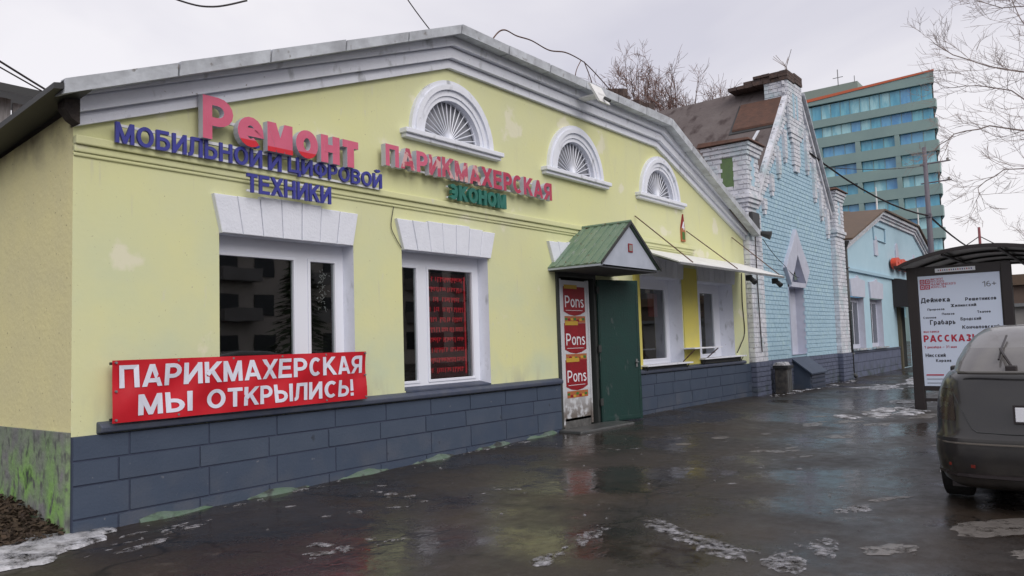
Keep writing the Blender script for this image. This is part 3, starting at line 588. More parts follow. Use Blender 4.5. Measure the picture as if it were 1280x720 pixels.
# sills & counter boards on the right windows
def board(name, label, x0, x1, y0, z, th=.03, mt='white'):
    t = thing(name, label, 'shelf', ((x0+x1)/2, D, z)); MB().box(x0, x1, y0, D+.1, z, z+th).build('board', M[mt], t, bevel=.005)
    for x in (x0+.12, x1-.12): MB().tube([(x, D-.03, z-.16), (x, D-.03, z-.005)], .012, 4).tube([(x, y0+.04, z-.006), (x, D-.03, z-.15)], .010, 4).build('bracket', M['darkmetal'], t)
    return t
t = board('sill_shelf', 'white sill board with dark brackets under the third window', 13.05, 15.0, D-.16, .985)
MB().box(13.1, 14.9, D-.06, D-.02, .925, .98).build('underside', M['darkmetal'], t)
t = board('sill_shelf', 'white sill board with dark brackets under the fourth window', 15.6, 17.9, D-.16, 1.03)
MB().box(15.66, 17.8, D-.06, D-.02, .945, 1.025).build('underside', M['darkmetal'], t)
t = thing('serving_counter', 'small pale folding serving shelf fixed at the left side of the fourth window', 'shelf', (15.4, D-.2, 1.1))
MB().box(14.75, 16.15, D-.32, D-.02, 1.27, 1.295).build('board', M['white'], t, bevel=.004); MB().tube([(14.8, D-.03, 1.02), (14.8, D-.3, 1.265)], .012, 4).build('bracket', M['rust'], t); MB().tube([(15.95, D-.03, 1.05), (15.95, D-.3, 1.265)], .012, 4).build('bracket', M['rust'], t)
# ------------------------------------------------------------------ doorway
DW = thing('shop_doorway', 'dark steel doorway with white poster board beside the open green door', 'doorway', (10.95, D, .08))
MB().box(10.36, 10.43, D-.03, D+.25, .03, 2.62).box(11.47, 11.545, D-.03, D+.25, .03, 2.62).box(10.43, 11.47, D-.03, D+.25, 2.55, 2.62).build('frame', M['doorframe'], DW, bevel=.005)
MB().box(10.43, 11.47, D+.30, D+.32, .05, 2.55).build('unlit_inside_sheet', M['dark'], DW)  # dark sheet standing in for the unlit inside of the doorway
MB().box(10.50, 11.32, D+.02, D+.05, .22, 2.50).box(10.46, 10.52, D+.0, D+.06, .14, 2.52).box(11.31, 11.35, D+.0, D+.06, .14, 2.52).build('poster_board', M['board'], DW)
MB().box(10.52, 11.31, D+.02, D+.07, .08, .26).build('kick_board', mat('scuffed_kick_board', (.14, .14, .14), .8, (.05, .05, .05), 9), DW)
FR = lambda y: (lambda u, v, d: (u, y-d, v))
pz = [(2.33, 1.98), (1.70, 1.35), (1.17, .84)]
posters = [(2.44, 1.96), (1.84, 1.32), (1.25, .74)]
for i, (zt, zb) in enumerate([(2.40, 1.92), (1.80, 1.30), (1.20, .70)]):
    pt = MB(); y = D+.019
    pts = [(10.60, zb+.07), (10.75, zb+.02), (10.92, zb), (11.09, zb+.02), (11.24, zb+.07), (11.24, zt), (10.60, zt)]
    pt.prism_xz(pts, y-.003, y); o = pt.build('logo_poster', M['red'], DW)
    m = MB(); flat_text(m, 'Pons', .13, (10.64, 11.20, zb+.14, zb+.33), FR(y-.005)); m.build('lettering', M['printwhite'], o)
    MB().box(10.66, 11.16, y-.0045, y-.0035, zb+.085, zb+.092).build('rule', M['printwhite'], o)
    MB().box(10.62, 11.0, y-.008, y-.004, zt-.035, zt+.03).build('yellow_tab', M['printyellow'], o)
    pic = MB(); pic.box(10.62, 11.24, y-.0025, y-.0005, zb-.115, zb-.005).build('food_picture', M['printorange'], o)
    random.seed(20+i)
    for k in range(7):
        x = 10.66+k*.085; z = zb-.075+random.uniform(-.02, .02); MB().prism_xz([(x-.03, z-.012), (x+.03, z-.018), (x+.045, z+.012), (x+.01, z+.028), (x-.04, z+.018)], y-.0045-k*.0002, y-.0024).build('slice', M[('printgreen', 'red', 'printyellow')[k % 3]], o)
# open door leaf
DL = thing('green_metal_door', 'dark green metal door leaf standing open against the wall', 'door', (11.53, 7.06, .1))
hx, hy = 11.52, 7.05; ex, ey = 12.40, 6.78; dv = Vector((ex-hx, ey-hy, 0)).normalized(); nv = Vector((-dv.y, dv.x, 0)); 
def leaf(a0, a1, z0, z1, n0, n1, mt, nm, par=DL, bev=.004):
    H = Vector((hx, hy, 0)); q = lambda a, n, z: H+dv*a+nv*n+Vector((0, 0, z))
    return MB().hexa([q(a0, n0, z0), q(a1, n0, z0), q(a1, n0, z1), q(a0, n0, z1)], [q(a0, n1, z0), q(a1, n1, z0), q(a1, n1, z1), q(a0, n1, z1)]).build(nm, mt, par, bevel=bev)
lf = leaf(0, .92, .12, 2.54, -.02, .02, M['doorgreen'], 'leaf')
leaf(.88, .94, .12, 2.54, -.026, -.0205, M['doorgreen'], 'edge_strip'); leaf(.02, .08, .14, 2.52, -.026, -.0205, M['doorgreen'], 'edge_strip')
leaf(.08, .88, .14, .2, -.026, -.0205, M['doorgreen'], 'edge_strip'); leaf(.08, .88, 2.46, 2.52, -.026, -.0205, M['doorgreen'], 'edge_strip')
leaf(.82, .86, 1.02, 1.16, -.034, -.0265, M['grey'], 'lock_plate'); h_ = leaf(.80, .86, 1.10, 1.115, -.07, -.034, M['grey'], 'handle', bev=.003)
for z in (.4, 1.3, 2.3): leaf(-.03, .03, z, z+.12, -.035, .0, M['doorframe'], 'hinge')
MB().prism_xy([(10.2, 6.62), (11.75, 6.55), (11.9, 7.06), (10.25, 7.06)], .0, gh(11, 6.9)+.035).build('step', mat('wet_step_concrete', (.06, .065, .068), .35, (.10, .10, .10), 5, .006, 30), DW, bevel=.02)
# gabled canopy
CN = thing('door_canopy', 'small green tin gabled canopy with pale triangular front over the shop door', 'canopy', (11.15, D, 2.68))
cu, cz, yf = 11.13, 3.36, 6.17; el, er, ez = 10.17, 12.12, 2.66
for s, ee in ((0, el), (1, er)):
    a = Vector((cu, 0, cz)); b = Vector((ee, 0, ez)); n = 13; d = (b-a)
    up_ = Vector((-d.z, 0, d.x)).normalized(); up_ = up_ if up_.z > 0 else -up_
    for k in range(n):   # tin strips, each bent up at its edge
        y0 = yf-.04+(D-yf+.04)*k/n; y1 = yf-.04+(D-yf+.04)*(k+1)/n; m = MB(); h0 = .018 if k % 2 else .004
        m.hexa([Vector((a.x, y0, a.z)), Vector((b.x, y0, b.z)), Vector((b.x, y1-.003, b.z)), Vector((a.x, y1-.003, a.z))], [Vector((a.x, y0, a.z))+up_*(.015+h0), Vector((b.x, y0, b.z))+up_*(.015+h0), Vector((b.x, y1-.003, b.z))+up_*(.015+h0), Vector((a.x, y1-.003, a.z))+up_*(.015+h0)]); m.build('roof_strip', M['canopygreen'], CN)
MB().tube([(cu, yf-.05, cz+.035), (cu, D, cz+.035)], .03, 6).build('ridge_cap', M['canopygreen'], CN)
MB().prism_xz([(el+.06, ez+.0), (er-.06, ez+.0), (cu, cz-.03)], yf, yf+.03).build('gable_board', M['canopywhite'], CN)
MB().hexa([(el, yf-.05, ez-.03), (el, yf-.05, ez+.025), (el+.02, yf-.05, ez+.03), (el+.02, yf-.05, ez-.03)], [(el, D, ez-.03), (el, D, ez+.025), (el+.02, D, ez+.03), (el+.02, D, ez-.03)]).build('eave_trim', M['canopywhite'], CN)
m = MB()
for ee, sg in ((el, 1), (er, -1)): m.hexa([(ee, yf-.055, ez-.02), (ee, yf-.055, ez+.03), (cu, yf-.055, cz+.05), (cu, yf-.055, cz)], [(ee, yf-.035, ez-.02), (ee, yf-.035, ez+.03), (cu, yf-.035, cz+.05), (cu, yf-.035, cz)])
m.build('verge_trim', M['darkmetal'], CN)
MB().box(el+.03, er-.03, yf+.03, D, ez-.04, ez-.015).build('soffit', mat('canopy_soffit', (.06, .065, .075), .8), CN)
pl = MB().box(11.08, 11.22, yf-.012, yf-.003, 2.90, 3.04).build('number_plate', M['red'], CN); MB().box(11.10, 11.20, yf-.015, yf-.0125, 2.92, 3.02).build('plate_face', M['garage'], pl)
# awning sheet on stays
AW = thing('white_sheet_awning', 'long white sheet awning on wire stays above the two right windows', 'awning', (15.3, D, 3.0))
for k in range(3):
    f = lambda t: (12.9+(18.15-12.9)*t, 12.35+(17.62-12.35)*t)
    (b0, a0), (b1, a1) = f(k/3), f((k+1)/3-.002); z0 = 2.80+.004*k
    MB().hexa([(a0, 5.9, 2.79), (a1, 5.9, 2.79), (b1, D-.01, 3.20), (b0, D-.01, 3.20)], [(a0, 5.9, 2.815), (a1, 5.9, 2.815), (b1, D-.01, 3.225), (b0, D-.01, 3.225)]).build('sheet', M['awning'], AW)
MB().box(12.36, 17.62, 5.88, 5.905, 2.76, 2.80).build('front_rail', M['grey'], AW)
for k in range(7): x = 12.6+k*.83; MB().hexa([(x, 5.92, 2.765), (x+.03, 5.92, 2.765), (x+.08, D-.01, 3.17), (x+.05, D-.01, 3.17)], [(x, 5.92, 2.788), (x+.03, 5.92, 2.788), (x+.08, D-.01, 3.195), (x+.05, D-.01, 3.195)]).build('rafter', M['grey'], AW)
for (x0, z0, x1) in ((13.07, 3.82, 12.95), (15.27, 3.74, 15.0), (17.73, 3.82, 17.4)): MB().tube([(x0, D-.01, z0), (x1, 5.92, 2.83)], .011, 4).build('stay', M['rust'], AW)
for (x, z) in ((15.9, 2.66), (17.45, 2.66)):
    o = MB().box(x-.05, x+.05, 5.98, 6.10, z-.02, z+.10).build('spotlight', M['darkmetal'], AW, bevel=.01); MB().tube([(x, 6.0, z+.02), (x-.03, 5.9, z-.07)], .05, 8, .06).build('lamp_head', M['darkmetal'], o)
# ------------------------------------------------------------------ signs on the facade
S1 = thing('phone_repair_sign', 'faded pink channel letter sign above smaller blue lettering on the yellow wall', 'sign', (5.1, D, 3.1))
channel_sign(S1, 'Ремонт', .2, 4.15, 6.12, 3.59, 4.02, 6.93, .08, M['pink'], M['letterside'], gap=.10, film={'е': .17, 'м': .12, 'о': .15})
for z in (3.56, 3.80): MB().box(4.2, 6.1, 7.012, 7.04, z, z+.03).build('rail', M['rail'], S1)
channel_sign(S1, 'МОБИЛЬНОЙ', .17, 3.34, 4.86, 3.405, 3.595, 6.99, .025, M['blue'], M['blue'], gap=.13)
channel_sign(S1, 'И', .17, 4.94, 5.10, 3.405, 3.595, 6.99, .025, M['blue'], M['blue'])
channel_sign(S1, 'ЦИФРОВОЙ', .17, 5.19, 6.55, 3.425, 3.60, 6.99, .025, M['blue'], M['blue'], gap=.13)
for z in (3.41, 3.56): MB().box(3.35, 6.54, 7.016, 7.035, z, z+.024).build('rail', M['rail'], S1)
channel_sign(S1, 'ТЕХНИКИ', .17, 4.66, 5.74, 3.13, 3.325, 6.96, .025, M['blue'], M['blue'], gap=.12)
for z in (3.14, 3.29): MB().box(4.67, 5.73, 6.986, 7.005, z, z+.022).build('rail', M['rail'], S1)
for x in (3.5, 4.4, 5.3, 6.3): MB().box(x, x+.02, 7.05, D+.0, 3.45, 3.47).build('bracket', M['rail'], S1)
S2 = thing('hairdresser_letter_sign', 'peeling pink letter sign with green word below it on the yellow wall', 'sign', (8.3, D, 3.45))
P2 = mat('worn_red_acrylic', (.42, .025, .07), .4, (.45, .06, .12), 5)
channel_sign(S2, 'ПАРИКМАХЕРСКАЯ', .21, 6.58, 10.13, 3.72, 3.99, 6.95, .08, [M['pink'], M['peel'], M['pink'], M['peel'], M['peel'], M['peel'], M['peel'], P2, P2, P2, P2, P2, P2, P2], M['letterside'], gap=.09, jitter=.008)
for z in (3.74, 3.93): MB().box(6.6, 10.1, 7.032, 7.055, z, z+.025).build('rail', M['rail'], S2)
channel_sign(S2, 'ЭКОНОМ', .24, 7.75, 8.99, 3.455, 3.665, 6.98, .05, M['greenletter'], M['greenletter'], gap=.08)
for z in (3.475, 3.62): MB().box(7.76, 8.98, 7.03, 7.05, z, z+.02).build('rail', M['rail'], S2)
# red banner
BN = thing('red_banner', 'red banner with white words saying the hairdresser has opened', 'banner', (4.8, D-.1, .9))
def byy(x, z): e_ = math.sin(math.pi*max(0, min(1, (z-.915)/.545))); return 6.975+(.016*math.sin(x*5.1+z*6)+.012*math.sin(x*11.3-z*9))*(.25+.75*e_)-.02*math.sin(math.pi*(x-3.31)/2.92)
mb = MB(); nx, nzb = 60, 12
for i in range(nx+1):
    for j in range(nzb+1):
        x = 3.31+2.92*i/nx; z = .915+.545*j/nzb; yy = byy(x, z)
        mb.v.append(Vector((x, yy, z)))
for i in range(nx):
    for j in range(nzb): k = i*(nzb+1)+j; mb.f.append((k, k+1, k+nzb+2, k+nzb+1)); mb.m.append(0)
bo = mb.build('cloth', M['banner'], BN, smooth=True)
def ban(u, v, d):
    return (u, byy(u, v)-.006-d, v)
m = MB(); flat_text(m, 'ПАРИКМАХЕРСКАЯ', .185, (3.37, 6.17, 1.215, 1.415), ban, gap=.09); flat_text(m, 'МЫ', .185, (3.53, 4.05, .965, 1.15), ban, gap=.11); flat_text(m, 'ОТКРЫЛИСЬ!', .185, (4.20, 6.02, .965, 1.15), ban, gap=.09)
m.build('lettering', M['bannerletter'], bo)
for (x, z) in [(3.34+k*.573, zz) for k in range(6) for zz in (.94, 1.44)]+[(3.34, 1.19), (6.2, 1.19)]: MB().tube([(x, 6.955, z), (x, 6.975, z)], .011, 8).build('eyelet', M['grey'], BN)
MB().box(3.31, 6.23, 7.01, 7.03, .93, .955).box(3.31, 6.23, 7.01, 7.03, 1.42, 1.445).build('batten', M['darkmetal'], BN)
# vertical little sign (4)
S3 = thing('house_number_sign', 'small red number 4 sign with a green lower panel above the awning', 'sign', (15.1, D, 3.5))
MB().prism_xz([(15.0, 3.78), (15.18, 3.78), (15.12, 4.08)], D-.03, D-.005).build('red_top', M['red'], S3); MB().box(15.0, 15.18, D-.03, D-.005, 3.5, 3.78).build('panel', M['printorange'], S3)
m = MB(); flat_text(m, '4', .2, (15.03, 15.15, 3.74, 3.92), FR(D-.033)); m.build('numeral', M['printwhite'], S3); MB().box(15.03, 15.15, D-.034, D-.031, 3.54, 3.7).build('green_patch', M['printgreen'], S3)
# floodlight bracket on cornice
FB = thing('cornice_floodlight', 'white square lamp bracket hanging from the flat top cornice', 'lamp', (11.0, 6.8, 5.5))
MB().hexa([(10.85, 6.62, 5.72), (11.22, 6.62, 5.72), (11.22, 6.66, 5.72), (10.85, 6.66, 5.72)], [(10.95, 6.50, 5.42), (11.28, 6.50, 5.42), (11.28, 6.54, 5.42), (10.95, 6.54, 5.42)]).build('plate', M['awning'], FB); MB().tube([(11.1, 6.5, 5.5), (11.1, 6.4, 5.42)], .03, 6).build('lamp', M['darkmetal'], FB); MB().box(11.0, 11.2, 6.55, 6.95, 5.55, 5.58).build('arm', M['awning'], FB)
# rusty clutter on the roof
RC = thing('roof_junk_heap', 'dark rusty heap of broken brick on the yellow building ridge', 'rubble', (13.2, 7.4, 5.75))
random.seed(5)
for k in range(26):
    x = random.uniform(12.5, 13.95); z = 5.90+random.uniform(0, .30)*(.45+.55*abs(math.sin((x-12.4)*2.6))); s = random.uniform(.06, .13); y = 7.3+random.uniform(-.15, .15)
    MB().hexa([(x-s, y-s, z-s), (x+s, y-s*.8, z-s*1.1), (x+s*.9, y+s, z-s), (x-s, y+s, z-s)], [(x-s*.8, y-s, z+s*.7), (x+s, y-s, z+s), (x+s*.7, y+s, z+s*.8), (x-s, y+s, z+s)]).build('lump', M['oldbrick'], RC)
MB().box(12.5, 14.0, 7.15, 7.5, 5.7, 5.83).build('bed', M['oldbrick'], RC)
# ------------------------------------------------------------------ brick building
BB = thing('turquoise_brick_building', 'turquoise and white painted brick building with a steep pointed gable', 'building', (22.6, D, 0))
BY = 7.10
gprof = [(18.5, 4.0), (19.4, 5.10), (22.05, 8.2), (22.05, 8.75), (23.3, 8.75), (23.3, 8.35), (25.7, 5.3), (26.8, 4.0)]
nic = [(21.5, .95), (22.75, .95), (22.75, 3.05), (22.15, 3.75), (21.5, 3.05)]
wall_holes([(18.5, -.3), (26.8, -.3)]+gprof[::-1], [nic], BY).build('wall', M['turqback'], BB)
MB().poly([(18.46, BY, -.3), (18.46, 17, -.3), (18.46, 17, 4.2), (18.46, BY, 4.2)]).build('side_wall', M['wback'], BB)
def gz(x): return lerp([(18.5, 4.0), (19.4, 5.10), (22.05, 8.2), (22.06, 8.75), (23.29, 8.75), (23.3, 8.35), (25.7, 5.3), (26.8, 4.0)], x)
def bricks(test, x0, x1, z0, z1, y, dep=.02, ln=.26, ch=.118, j=.010, jit=.003):
    mb = MB(); r = 0; z = z0
    random.seed(int(x0*10)+int(z0*7))
    while z < z1-.02:
        x = x0-(ln/2 if r % 2 else 0)
        while x < x1:
            a, b = max(x+j/2, x0), min(x+ln-j/2, x1)
            if b-a > .03 and test((a+b)/2, z+ch/2):
                yy = y-random.uniform(0, jit); c = .005; za, zb = z+j/2, min(z+ch-j/2, z1)
                A = [(a, y+dep, za), (b, y+dep, za), (b, y+dep, zb), (a, y+dep, zb)]; B = [(a+c, yy, za+c), (b-c, yy, za+c), (b-c, yy, zb-c), (a+c, yy, zb-c)]
                k = len(mb.v); mb.v += [Vector(p) for p in A+B]; mb.f += [(k+4, k+5, k+6, k+7)]+[(k+i, k+(i+1) % 4, k+4+(i+1) % 4, k+4+i) for i in range(4)]; mb.m += [0]*5
            x += ln
        z += ch; r += 1
    return mb
def stuffb(mb, name, mt, par, lab=None): o = mb.build(name, mt, par); o['kind'] = 'stuff'; return o
innic = lambda x, z: 21.42 < x < 22.83 and .9 < z < 3.05+(.75 if 21.9 < x < 22.4 else .35)
stuffb(bricks(lambda x, z: z < gz(x)-.05 and not (21.48 < x < 22.77 and z < 3.1) and not innic(x, z) and 19.3 < x < 25.8 and (z < 5.2 or True) and z < gz(x)-.62, 19.35, 25.75, .86, 7.6, BY-.02), 'turquoise_bricks', M['turq'], BB)
stuffb(bricks(lambda x, z: 19.35 < x < 25.75 and gz(x)-.62 <= z < gz(x)-.02, 19.35, 25.75, .86+.118*33, 8.75, BY-.045, dep=.05), 'white_bricks', M['wbrick'], BB)
stuffb(bricks(lambda x, z: not (21.48 < x < 22.77 and z > .9), 19.35, 25.75, -.2, .86, BY-.04, dep=.04), 'blue_bricks', M['bluebrick'], BB)
MB().box(19.35, 25.75, BY-.02, BY+.01, -.3, .86).build('plinth_joints', M['bluejoint'], BB)
# pendants hanging under the rakes
pend = [(19.72, 4.62), (20.30, 5.2), (20.95, 5.72), (23.45, 5.62), (24.05, 5.05), (24.62, 4.72), (25.2, 4.45)]
pend = [(19.75, 4.60), (20.38, 5.16), (21.02, 5.72), (21.60, 6.25), (23.55, 6.20), (24.15, 5.45), (24.72, 4.95), (25.25, 4.45)]
for x, zb in pend:
    zt = gz(x)-.5
    stuffb(bricks(lambda a, b: True, x, x+.24, zb+.12, zt, BY-.10, dep=.10, ln=.24, ch=.118), 'pendant_bricks', M['wbrick'], BB); MB().box(x+.01, x+.23, BY-.09, BY, zb+.12, zt).build('pendant_core', M['wback'], BB)
    MB().box(x+.05, x+.19, BY-.085, BY-.02, zb, zb+.11).build('pendant_tip', M['wbrick'], BB)
# piers
def pier(x0, x1, y0, z0, z1, mt='wbrick', back='wback', side=True, top=None):
    MB().box(x0+.015, x1-.015, y0+.02, BY+.3, z0, z1).build('pier_core', M[back], BB)
    stuffb(bricks(lambda a, b: True, x0, x1, z0, z1, y0, dep=.03), 'pier_bricks', M[mt], BB)
    # left flank
    mb = bricks(lambda a, b: True, y0+.0, BY+.3, z0, z1, 0, dep=.03); 
    for v in mb.v: v.x, v.y = x0+v.y, v.x
    stuffb(mb, 'pier_bricks', M[mt], BB)
pier(18.47, 19.33, 6.96, .86, 4.5); pier(18.44, 19.37, 6.93, -.2, .86, 'bluebrick', 'bluejoint')
pier(25.72, 26.75, 6.93, .86, 4.5); pier(25.69, 26.78, 6.90, -.2, .86, 'bluebrick', 'bluejoint')
# turrets
def turret(x0, x1, y0, y1, z0, z1, cap=True):
    T = MB().box(x0+.02, x1-.02, y0+.02, y1-.02, z0, z1).build('turret', M['wback'], BB)
    win = lambda a, b: not (y0+.36 < a < y0+.62+.06 and z0+.2 < b < z0+.92)
    slit = lambda a, b: not ((x0+x1)/2-.12 < a < (x0+x1)/2+.12 and z0+.2 < b < z0+.92)
    stuffb(bricks(slit, x0, x1, z0, z1, y0, dep=.04, ln=.22, j=.02), 'front_bricks', M['wbrick'], T)
    mb = bricks(win, y0, y1, z0, z1, 0, dep=.04, ln=.25, j=.02)
    for v in mb.v: v.x, v.y = x0+v.y, v.x
    stuffb(mb, 'side_bricks', M['wbrick'], T)
    MB().box(x0+.012, x0+.022, y0+.36, y0+.68, z0+.2, z0+.95).build('green_panel', M['greenbox'], T); MB().box((x0+x1)/2-.12, (x0+x1)/2+.12, y0+.012, y0+.022, z0+.2, z0+.95).build('slit_panel', M['turq'], T)
    for k, (o, h) in enumerate(((.03, .1), (.06, .1), (.10, .09))): MB().box(x0-o, x1+o, y0-o, y1+o, z1-.30+.101*k, z1-.30+.101*k+h).build('cornice_course', M['wbrick'], T, bevel=.012)
    for k, o in enumerate((.05, .01, -.04, -.09)): MB().box(x0-o, x1+o, y0-o, min(y1+o, 7.6), z0-.001-.101*(k+1)+.001, z0-.101*k-.003).build('corbel_course', M['wbrick'], T, bevel=.01)
    MB().hexa([(x0-.2, y0-.16, z1+.005), (x1+.16, y0-.16, z1+.005), (x1+.16, y1+.16, z1+.005), (x0-.2, y1+.16, z1+.005)], [(x0-.16, y0-.12, z1+.07), (x1+.12, y0-.12, z1+.06), (x1+.12, y1+.12, z1+.11), (x0-.16, y1+.12, z1+.13)]).build('cap', M['rust'], T, bevel=.01)
    return T
turret(18.50, 19.30, 6.93, 7.98, 4.95, 6.22); turret(25.78, 26.70, 6.90, 7.9, 4.75, 6.0)
# crest pier of the gable
CP = MB().box(22.07, 23.28, BY-.08, BY+.55, 7.3, 8.75).build('crest', M['wback'], BB)
stuffb(bricks(lambda a, b: True, 22.05, 23.3, 7.3, 8.72, BY-.12, dep=.05), 'crest_bricks', M['wbrick'], CP)
mbx = bricks(lambda a, b: b > gz(22.05)-.9, BY-.10, BY+.55, 7.9, 8.72, 0, dep=.04)
for v in mbx.v: v.x, v.y = 22.05+v.y, v.x
stuffb(mbx, 'crest_bricks', M['wbrick'], CP)
for k, (a, b) in enumerate(((22.12, 23.22), (22.2, 23.12), (22.3, 23.0))): MB().box(a, b, BY-.13+.02*k, BY, 7.18-.12*k, 7.298-.12*k).build('crest_step', M['wbrick'], CP, bevel=.01)
stuffb(bricks(lambda a, b: True, 22.36, 22.94, 6.3, 6.93, BY-.10, dep=.1), 'crest_bricks', M['wbrick'], CP); MB().box(22.45, 22.83, BY-.09, BY-.02, 6.12, 6.29).build('crest_step', M['wbrick'], CP)
for x in (22.42, 22.72): MB().box(x, x+.15, BY-.125, BY-.119, 7.65, 8.35).build('crest_slot', M['turqback'], CP)
random.seed(9)
for k in range(3):       # broken brown brick courses on the very top, stepping down along the roof
    y0 = BY-.15; y1 = BY+1.45-k*.33
    y = y0
    while y < y1:
        ln = random.uniform(.22, .3); o = random.uniform(-.03, .03)
        MB().box(22.0+o, 22.62+o, y, y+ln-.015, 8.70+k*.085-(0 if k else .02), 8.778+k*.085).build('loose_brick', M['oldbrick'], BB); MB().box(22.64+o, 23.32+o, y, y+ln-.015, 8.755+k*.085-(0 if k else .02), 8.83+k*.085).build('loose_brick', M['oldbrick'], BB) if y < BY+.4 else None
        y += ln
# rake coping (white band with thin shadow line)
for a, b in (((19.35, 5.05), (22.04, 8.20)), ((25.75, 5.25), (23.31, 8.36))):
    m = MB(); m.hexa([(a[0], BY-.11, a[1]-.12), (b[0], BY-.11, b[1]-.12), (b[0], BY-.11, b[1]+.02), (a[0], BY-.11, a[1]+.02)], [(a[0], BY+.05, a[1]-.12), (b[0], BY+.05, b[1]-.12), (b[0], BY+.05, b[1]+.02), (a[0], BY+.05, a[1]+.02)]); m.build('rake_coping', M['wbrick'], BB)
m = MB(); a, b = (25.95, 5.12), (23.31, 8.50); m.hexa([(a[0], BY-.2, a[1]), (b[0], BY-.2, b[1]), (b[0], BY-.2, b[1]+.07), (a[0], BY-.2, a[1]+.07)], [(a[0], BY+.2, a[1]), (b[0], BY+.2, b[1]), (b[0], BY+.2, b[1]+.07), (a[0], BY+.2, a[1]+.07)]); m.build('verge_sheet', M['metaledge'], BB)
# roof planes
for nm, pa, pb in (('roof_slope', (18.3, 3.85), (22.62, 8.72)), ('roof_slope', (27.0, 3.85), (22.64, 8.72))):
    m = MB(); n = 7
    for k in range(n):     # felt strips lapping each other
        y0 = BY+.06+(16-BY)*k/n; y1 = BY+.06+(16-BY)*(k+1)/n+.05; q = .012*(k % 2)
        MB().hexa([(pa[0], y0, pa[1]+q), (pb[0], y0, pb[1]+q), (pb[0], y1, pb[1]+q), (pa[0], y1, pa[1]+q)], [(pa[0], y0, pa[1]+.04+q), (pb[0], y0, pb[1]+.04+q), (pb[0], y1, pb[1]+.04+q), (pa[0], y1, pa[1]+.04+q)]).build('felt_strip', M['slate'], BB)
sl_ = (8.72-3.85)/(22.62-18.3)
def onroof(x, y, dz): return (x, y, 3.85+(x-18.3)*sl_+.05+dz)
m = MB(); q = [(21.25, 8.35), (21.25, 7.15), (22.05, 7.15), (22.05, 8.35)]
hm = m.hexa([onroof(x, y, .03) for x, y in q], [onroof(x, y, .10) for x, y in q]).build('roof_hatch', M['rust'], BB, bevel=.01)
m = MB(); q2 = [(21.20, 8.42), (21.20, 7.11), (22.1, 7.11), (22.1, 8.42)]; m.hexa([onroof(x, y, .005) for x, y in q2], [onroof(x, y, .028) for x, y in q2]).build('hatch_frame', M['darkmetal'], BB)
m = MB(); q = [(20.75, 7.70), (20.75, 7.62), (21.15, 7.52), (21.15, 7.60)]; m.hexa([onroof(x, y, .0) for x, y in q], [onroof(x, y, .03) for x, y in q]).build('white_lath', M['wbrick'], BB)
sp = thing('roof_sapling', 'tiny leafless sapling growing from the broken brick crest', 'sapling', (22.7, 7.2, 9.1)); m = MB(); rs = random.Random(3)
for k in range(7): m.tube([(22.7, 7.2, 8.95), (22.7+rs.uniform(-.15, .15), 7.2, 9.25), (22.7+rs.uniform(-.4, .4), 7.2+rs.uniform(-.3, .3), 9.5+rs.uniform(-.1, .15))], .008, 3)
m.build('twigs', M['twig'], sp)['kind'] = 'stuff'
# niche with pointed ogee surround
NC = MB().box(21.5, 22.75, BY+.22, BY+.25, .9, 3.9).build('blind_niche', M['lilac'], BB)
m = MB(); m.poly([(22.75, BY-.03, .95), (22.75, BY+.22, .95), (22.75, BY+.22, 3.05), (22.75, BY-.03, 3.05)]).poly([(21.5, BY-.03, .95), (21.5, BY+.22, .95), (21.5, BY+.22, 3.05), (21.5, BY-.03, 3.05)]).poly([(21.5, BY-.03, .95), (22.75, BY-.03, .95), (22.75, BY+.22, .95), (21.5, BY+.22, .95)]); m.build('reveal', M['lilac'], NC)
for sg in (-1, 1):
    c = 22.12; X = lambda d: c+sg*d
    m = MB(); a = [(X(0), 4.43), (X(.38), 3.98), (X(.85), 3.50), (X(1.0), 3.30), (X(.62), 2.86), (X(.60), 2.95), (X(.34), 3.25), (X(0), 3.70)]
    m.prism_xz(a, BY-.12, BY+.1).build('ogee_surround', M['lilac'], NC, bevel=.01)
MB().box(21.5, 22.74, BY-.1, BY+.18, 2.80, 2.93).build('transom', M['lilac'], NC)
VH = thing('vent_hood', 'sloped grey blue hatch box at the foot of the turquoise brick wall', 'hatch', (22.1, BY-.3, 0))
MB().prism_yz([(BY, -.05), (BY-.48, -.05), (BY-.48, .45), (BY, .82)], 21.45, 22.75).build('body', M['plinth'], VH, bevel=.01)
for z in (.08, .2, .32): MB().box(21.5, 22.7, BY-.50, BY-.484, z, z+.07).build('slat', M['plinthcap'], VH)
MB().hexa([(21.38, BY-.54, .42), (22.82, BY-.54, .42), (22.82, BY-.01, .84), (21.38, BY-.01, .84)], [(21.38, BY-.54, .46), (22.82, BY-.54, .46), (22.82, BY-.01, .88), (21.38, BY-.01, .88)]).build('lid', M['plinth'], VH)
BI = thing('litter_bin', 'dark square litter bin with snow on its top by the white brick pier', 'bin', (20.0, 7.0, .0))
MB().box(19.62, 19.98, 6.62, 6.93, 0.02, .72).build('bin_body', M['bin'], BI, bevel=.02); MB().box(19.58, 20.02, 6.58, 6.96, .66, .74).build('rim', M['darkmetal'], BI, bevel=.01)
for x in (19.66, 19.78, 19.90): MB().box(x, x+.04, 6.608, 6.619, .08, .62).build('slat', M['grey'], BI)
m = MB(); random.seed(2)
for k in range(9): a = random.uniform(19.62, 19.95); b = random.uniform(6.62, 6.9); s = random.uniform(.06, .1); m.hexa([(a-s, b-s, .74), (a+s, b-s, .74), (a+s, b+s, .74), (a-s, b+s, .74)], [(a-s*.5, b-s*.5, .74+s*.8), (a+s*.5, b-s*.5, .74+s), (a+s*.5, b+s*.5, .74+s*.9), (a-s*.5, b+s*.5, .74+s*.8)])
o = m.build('snow_cap', M['cleansnow'], BI)
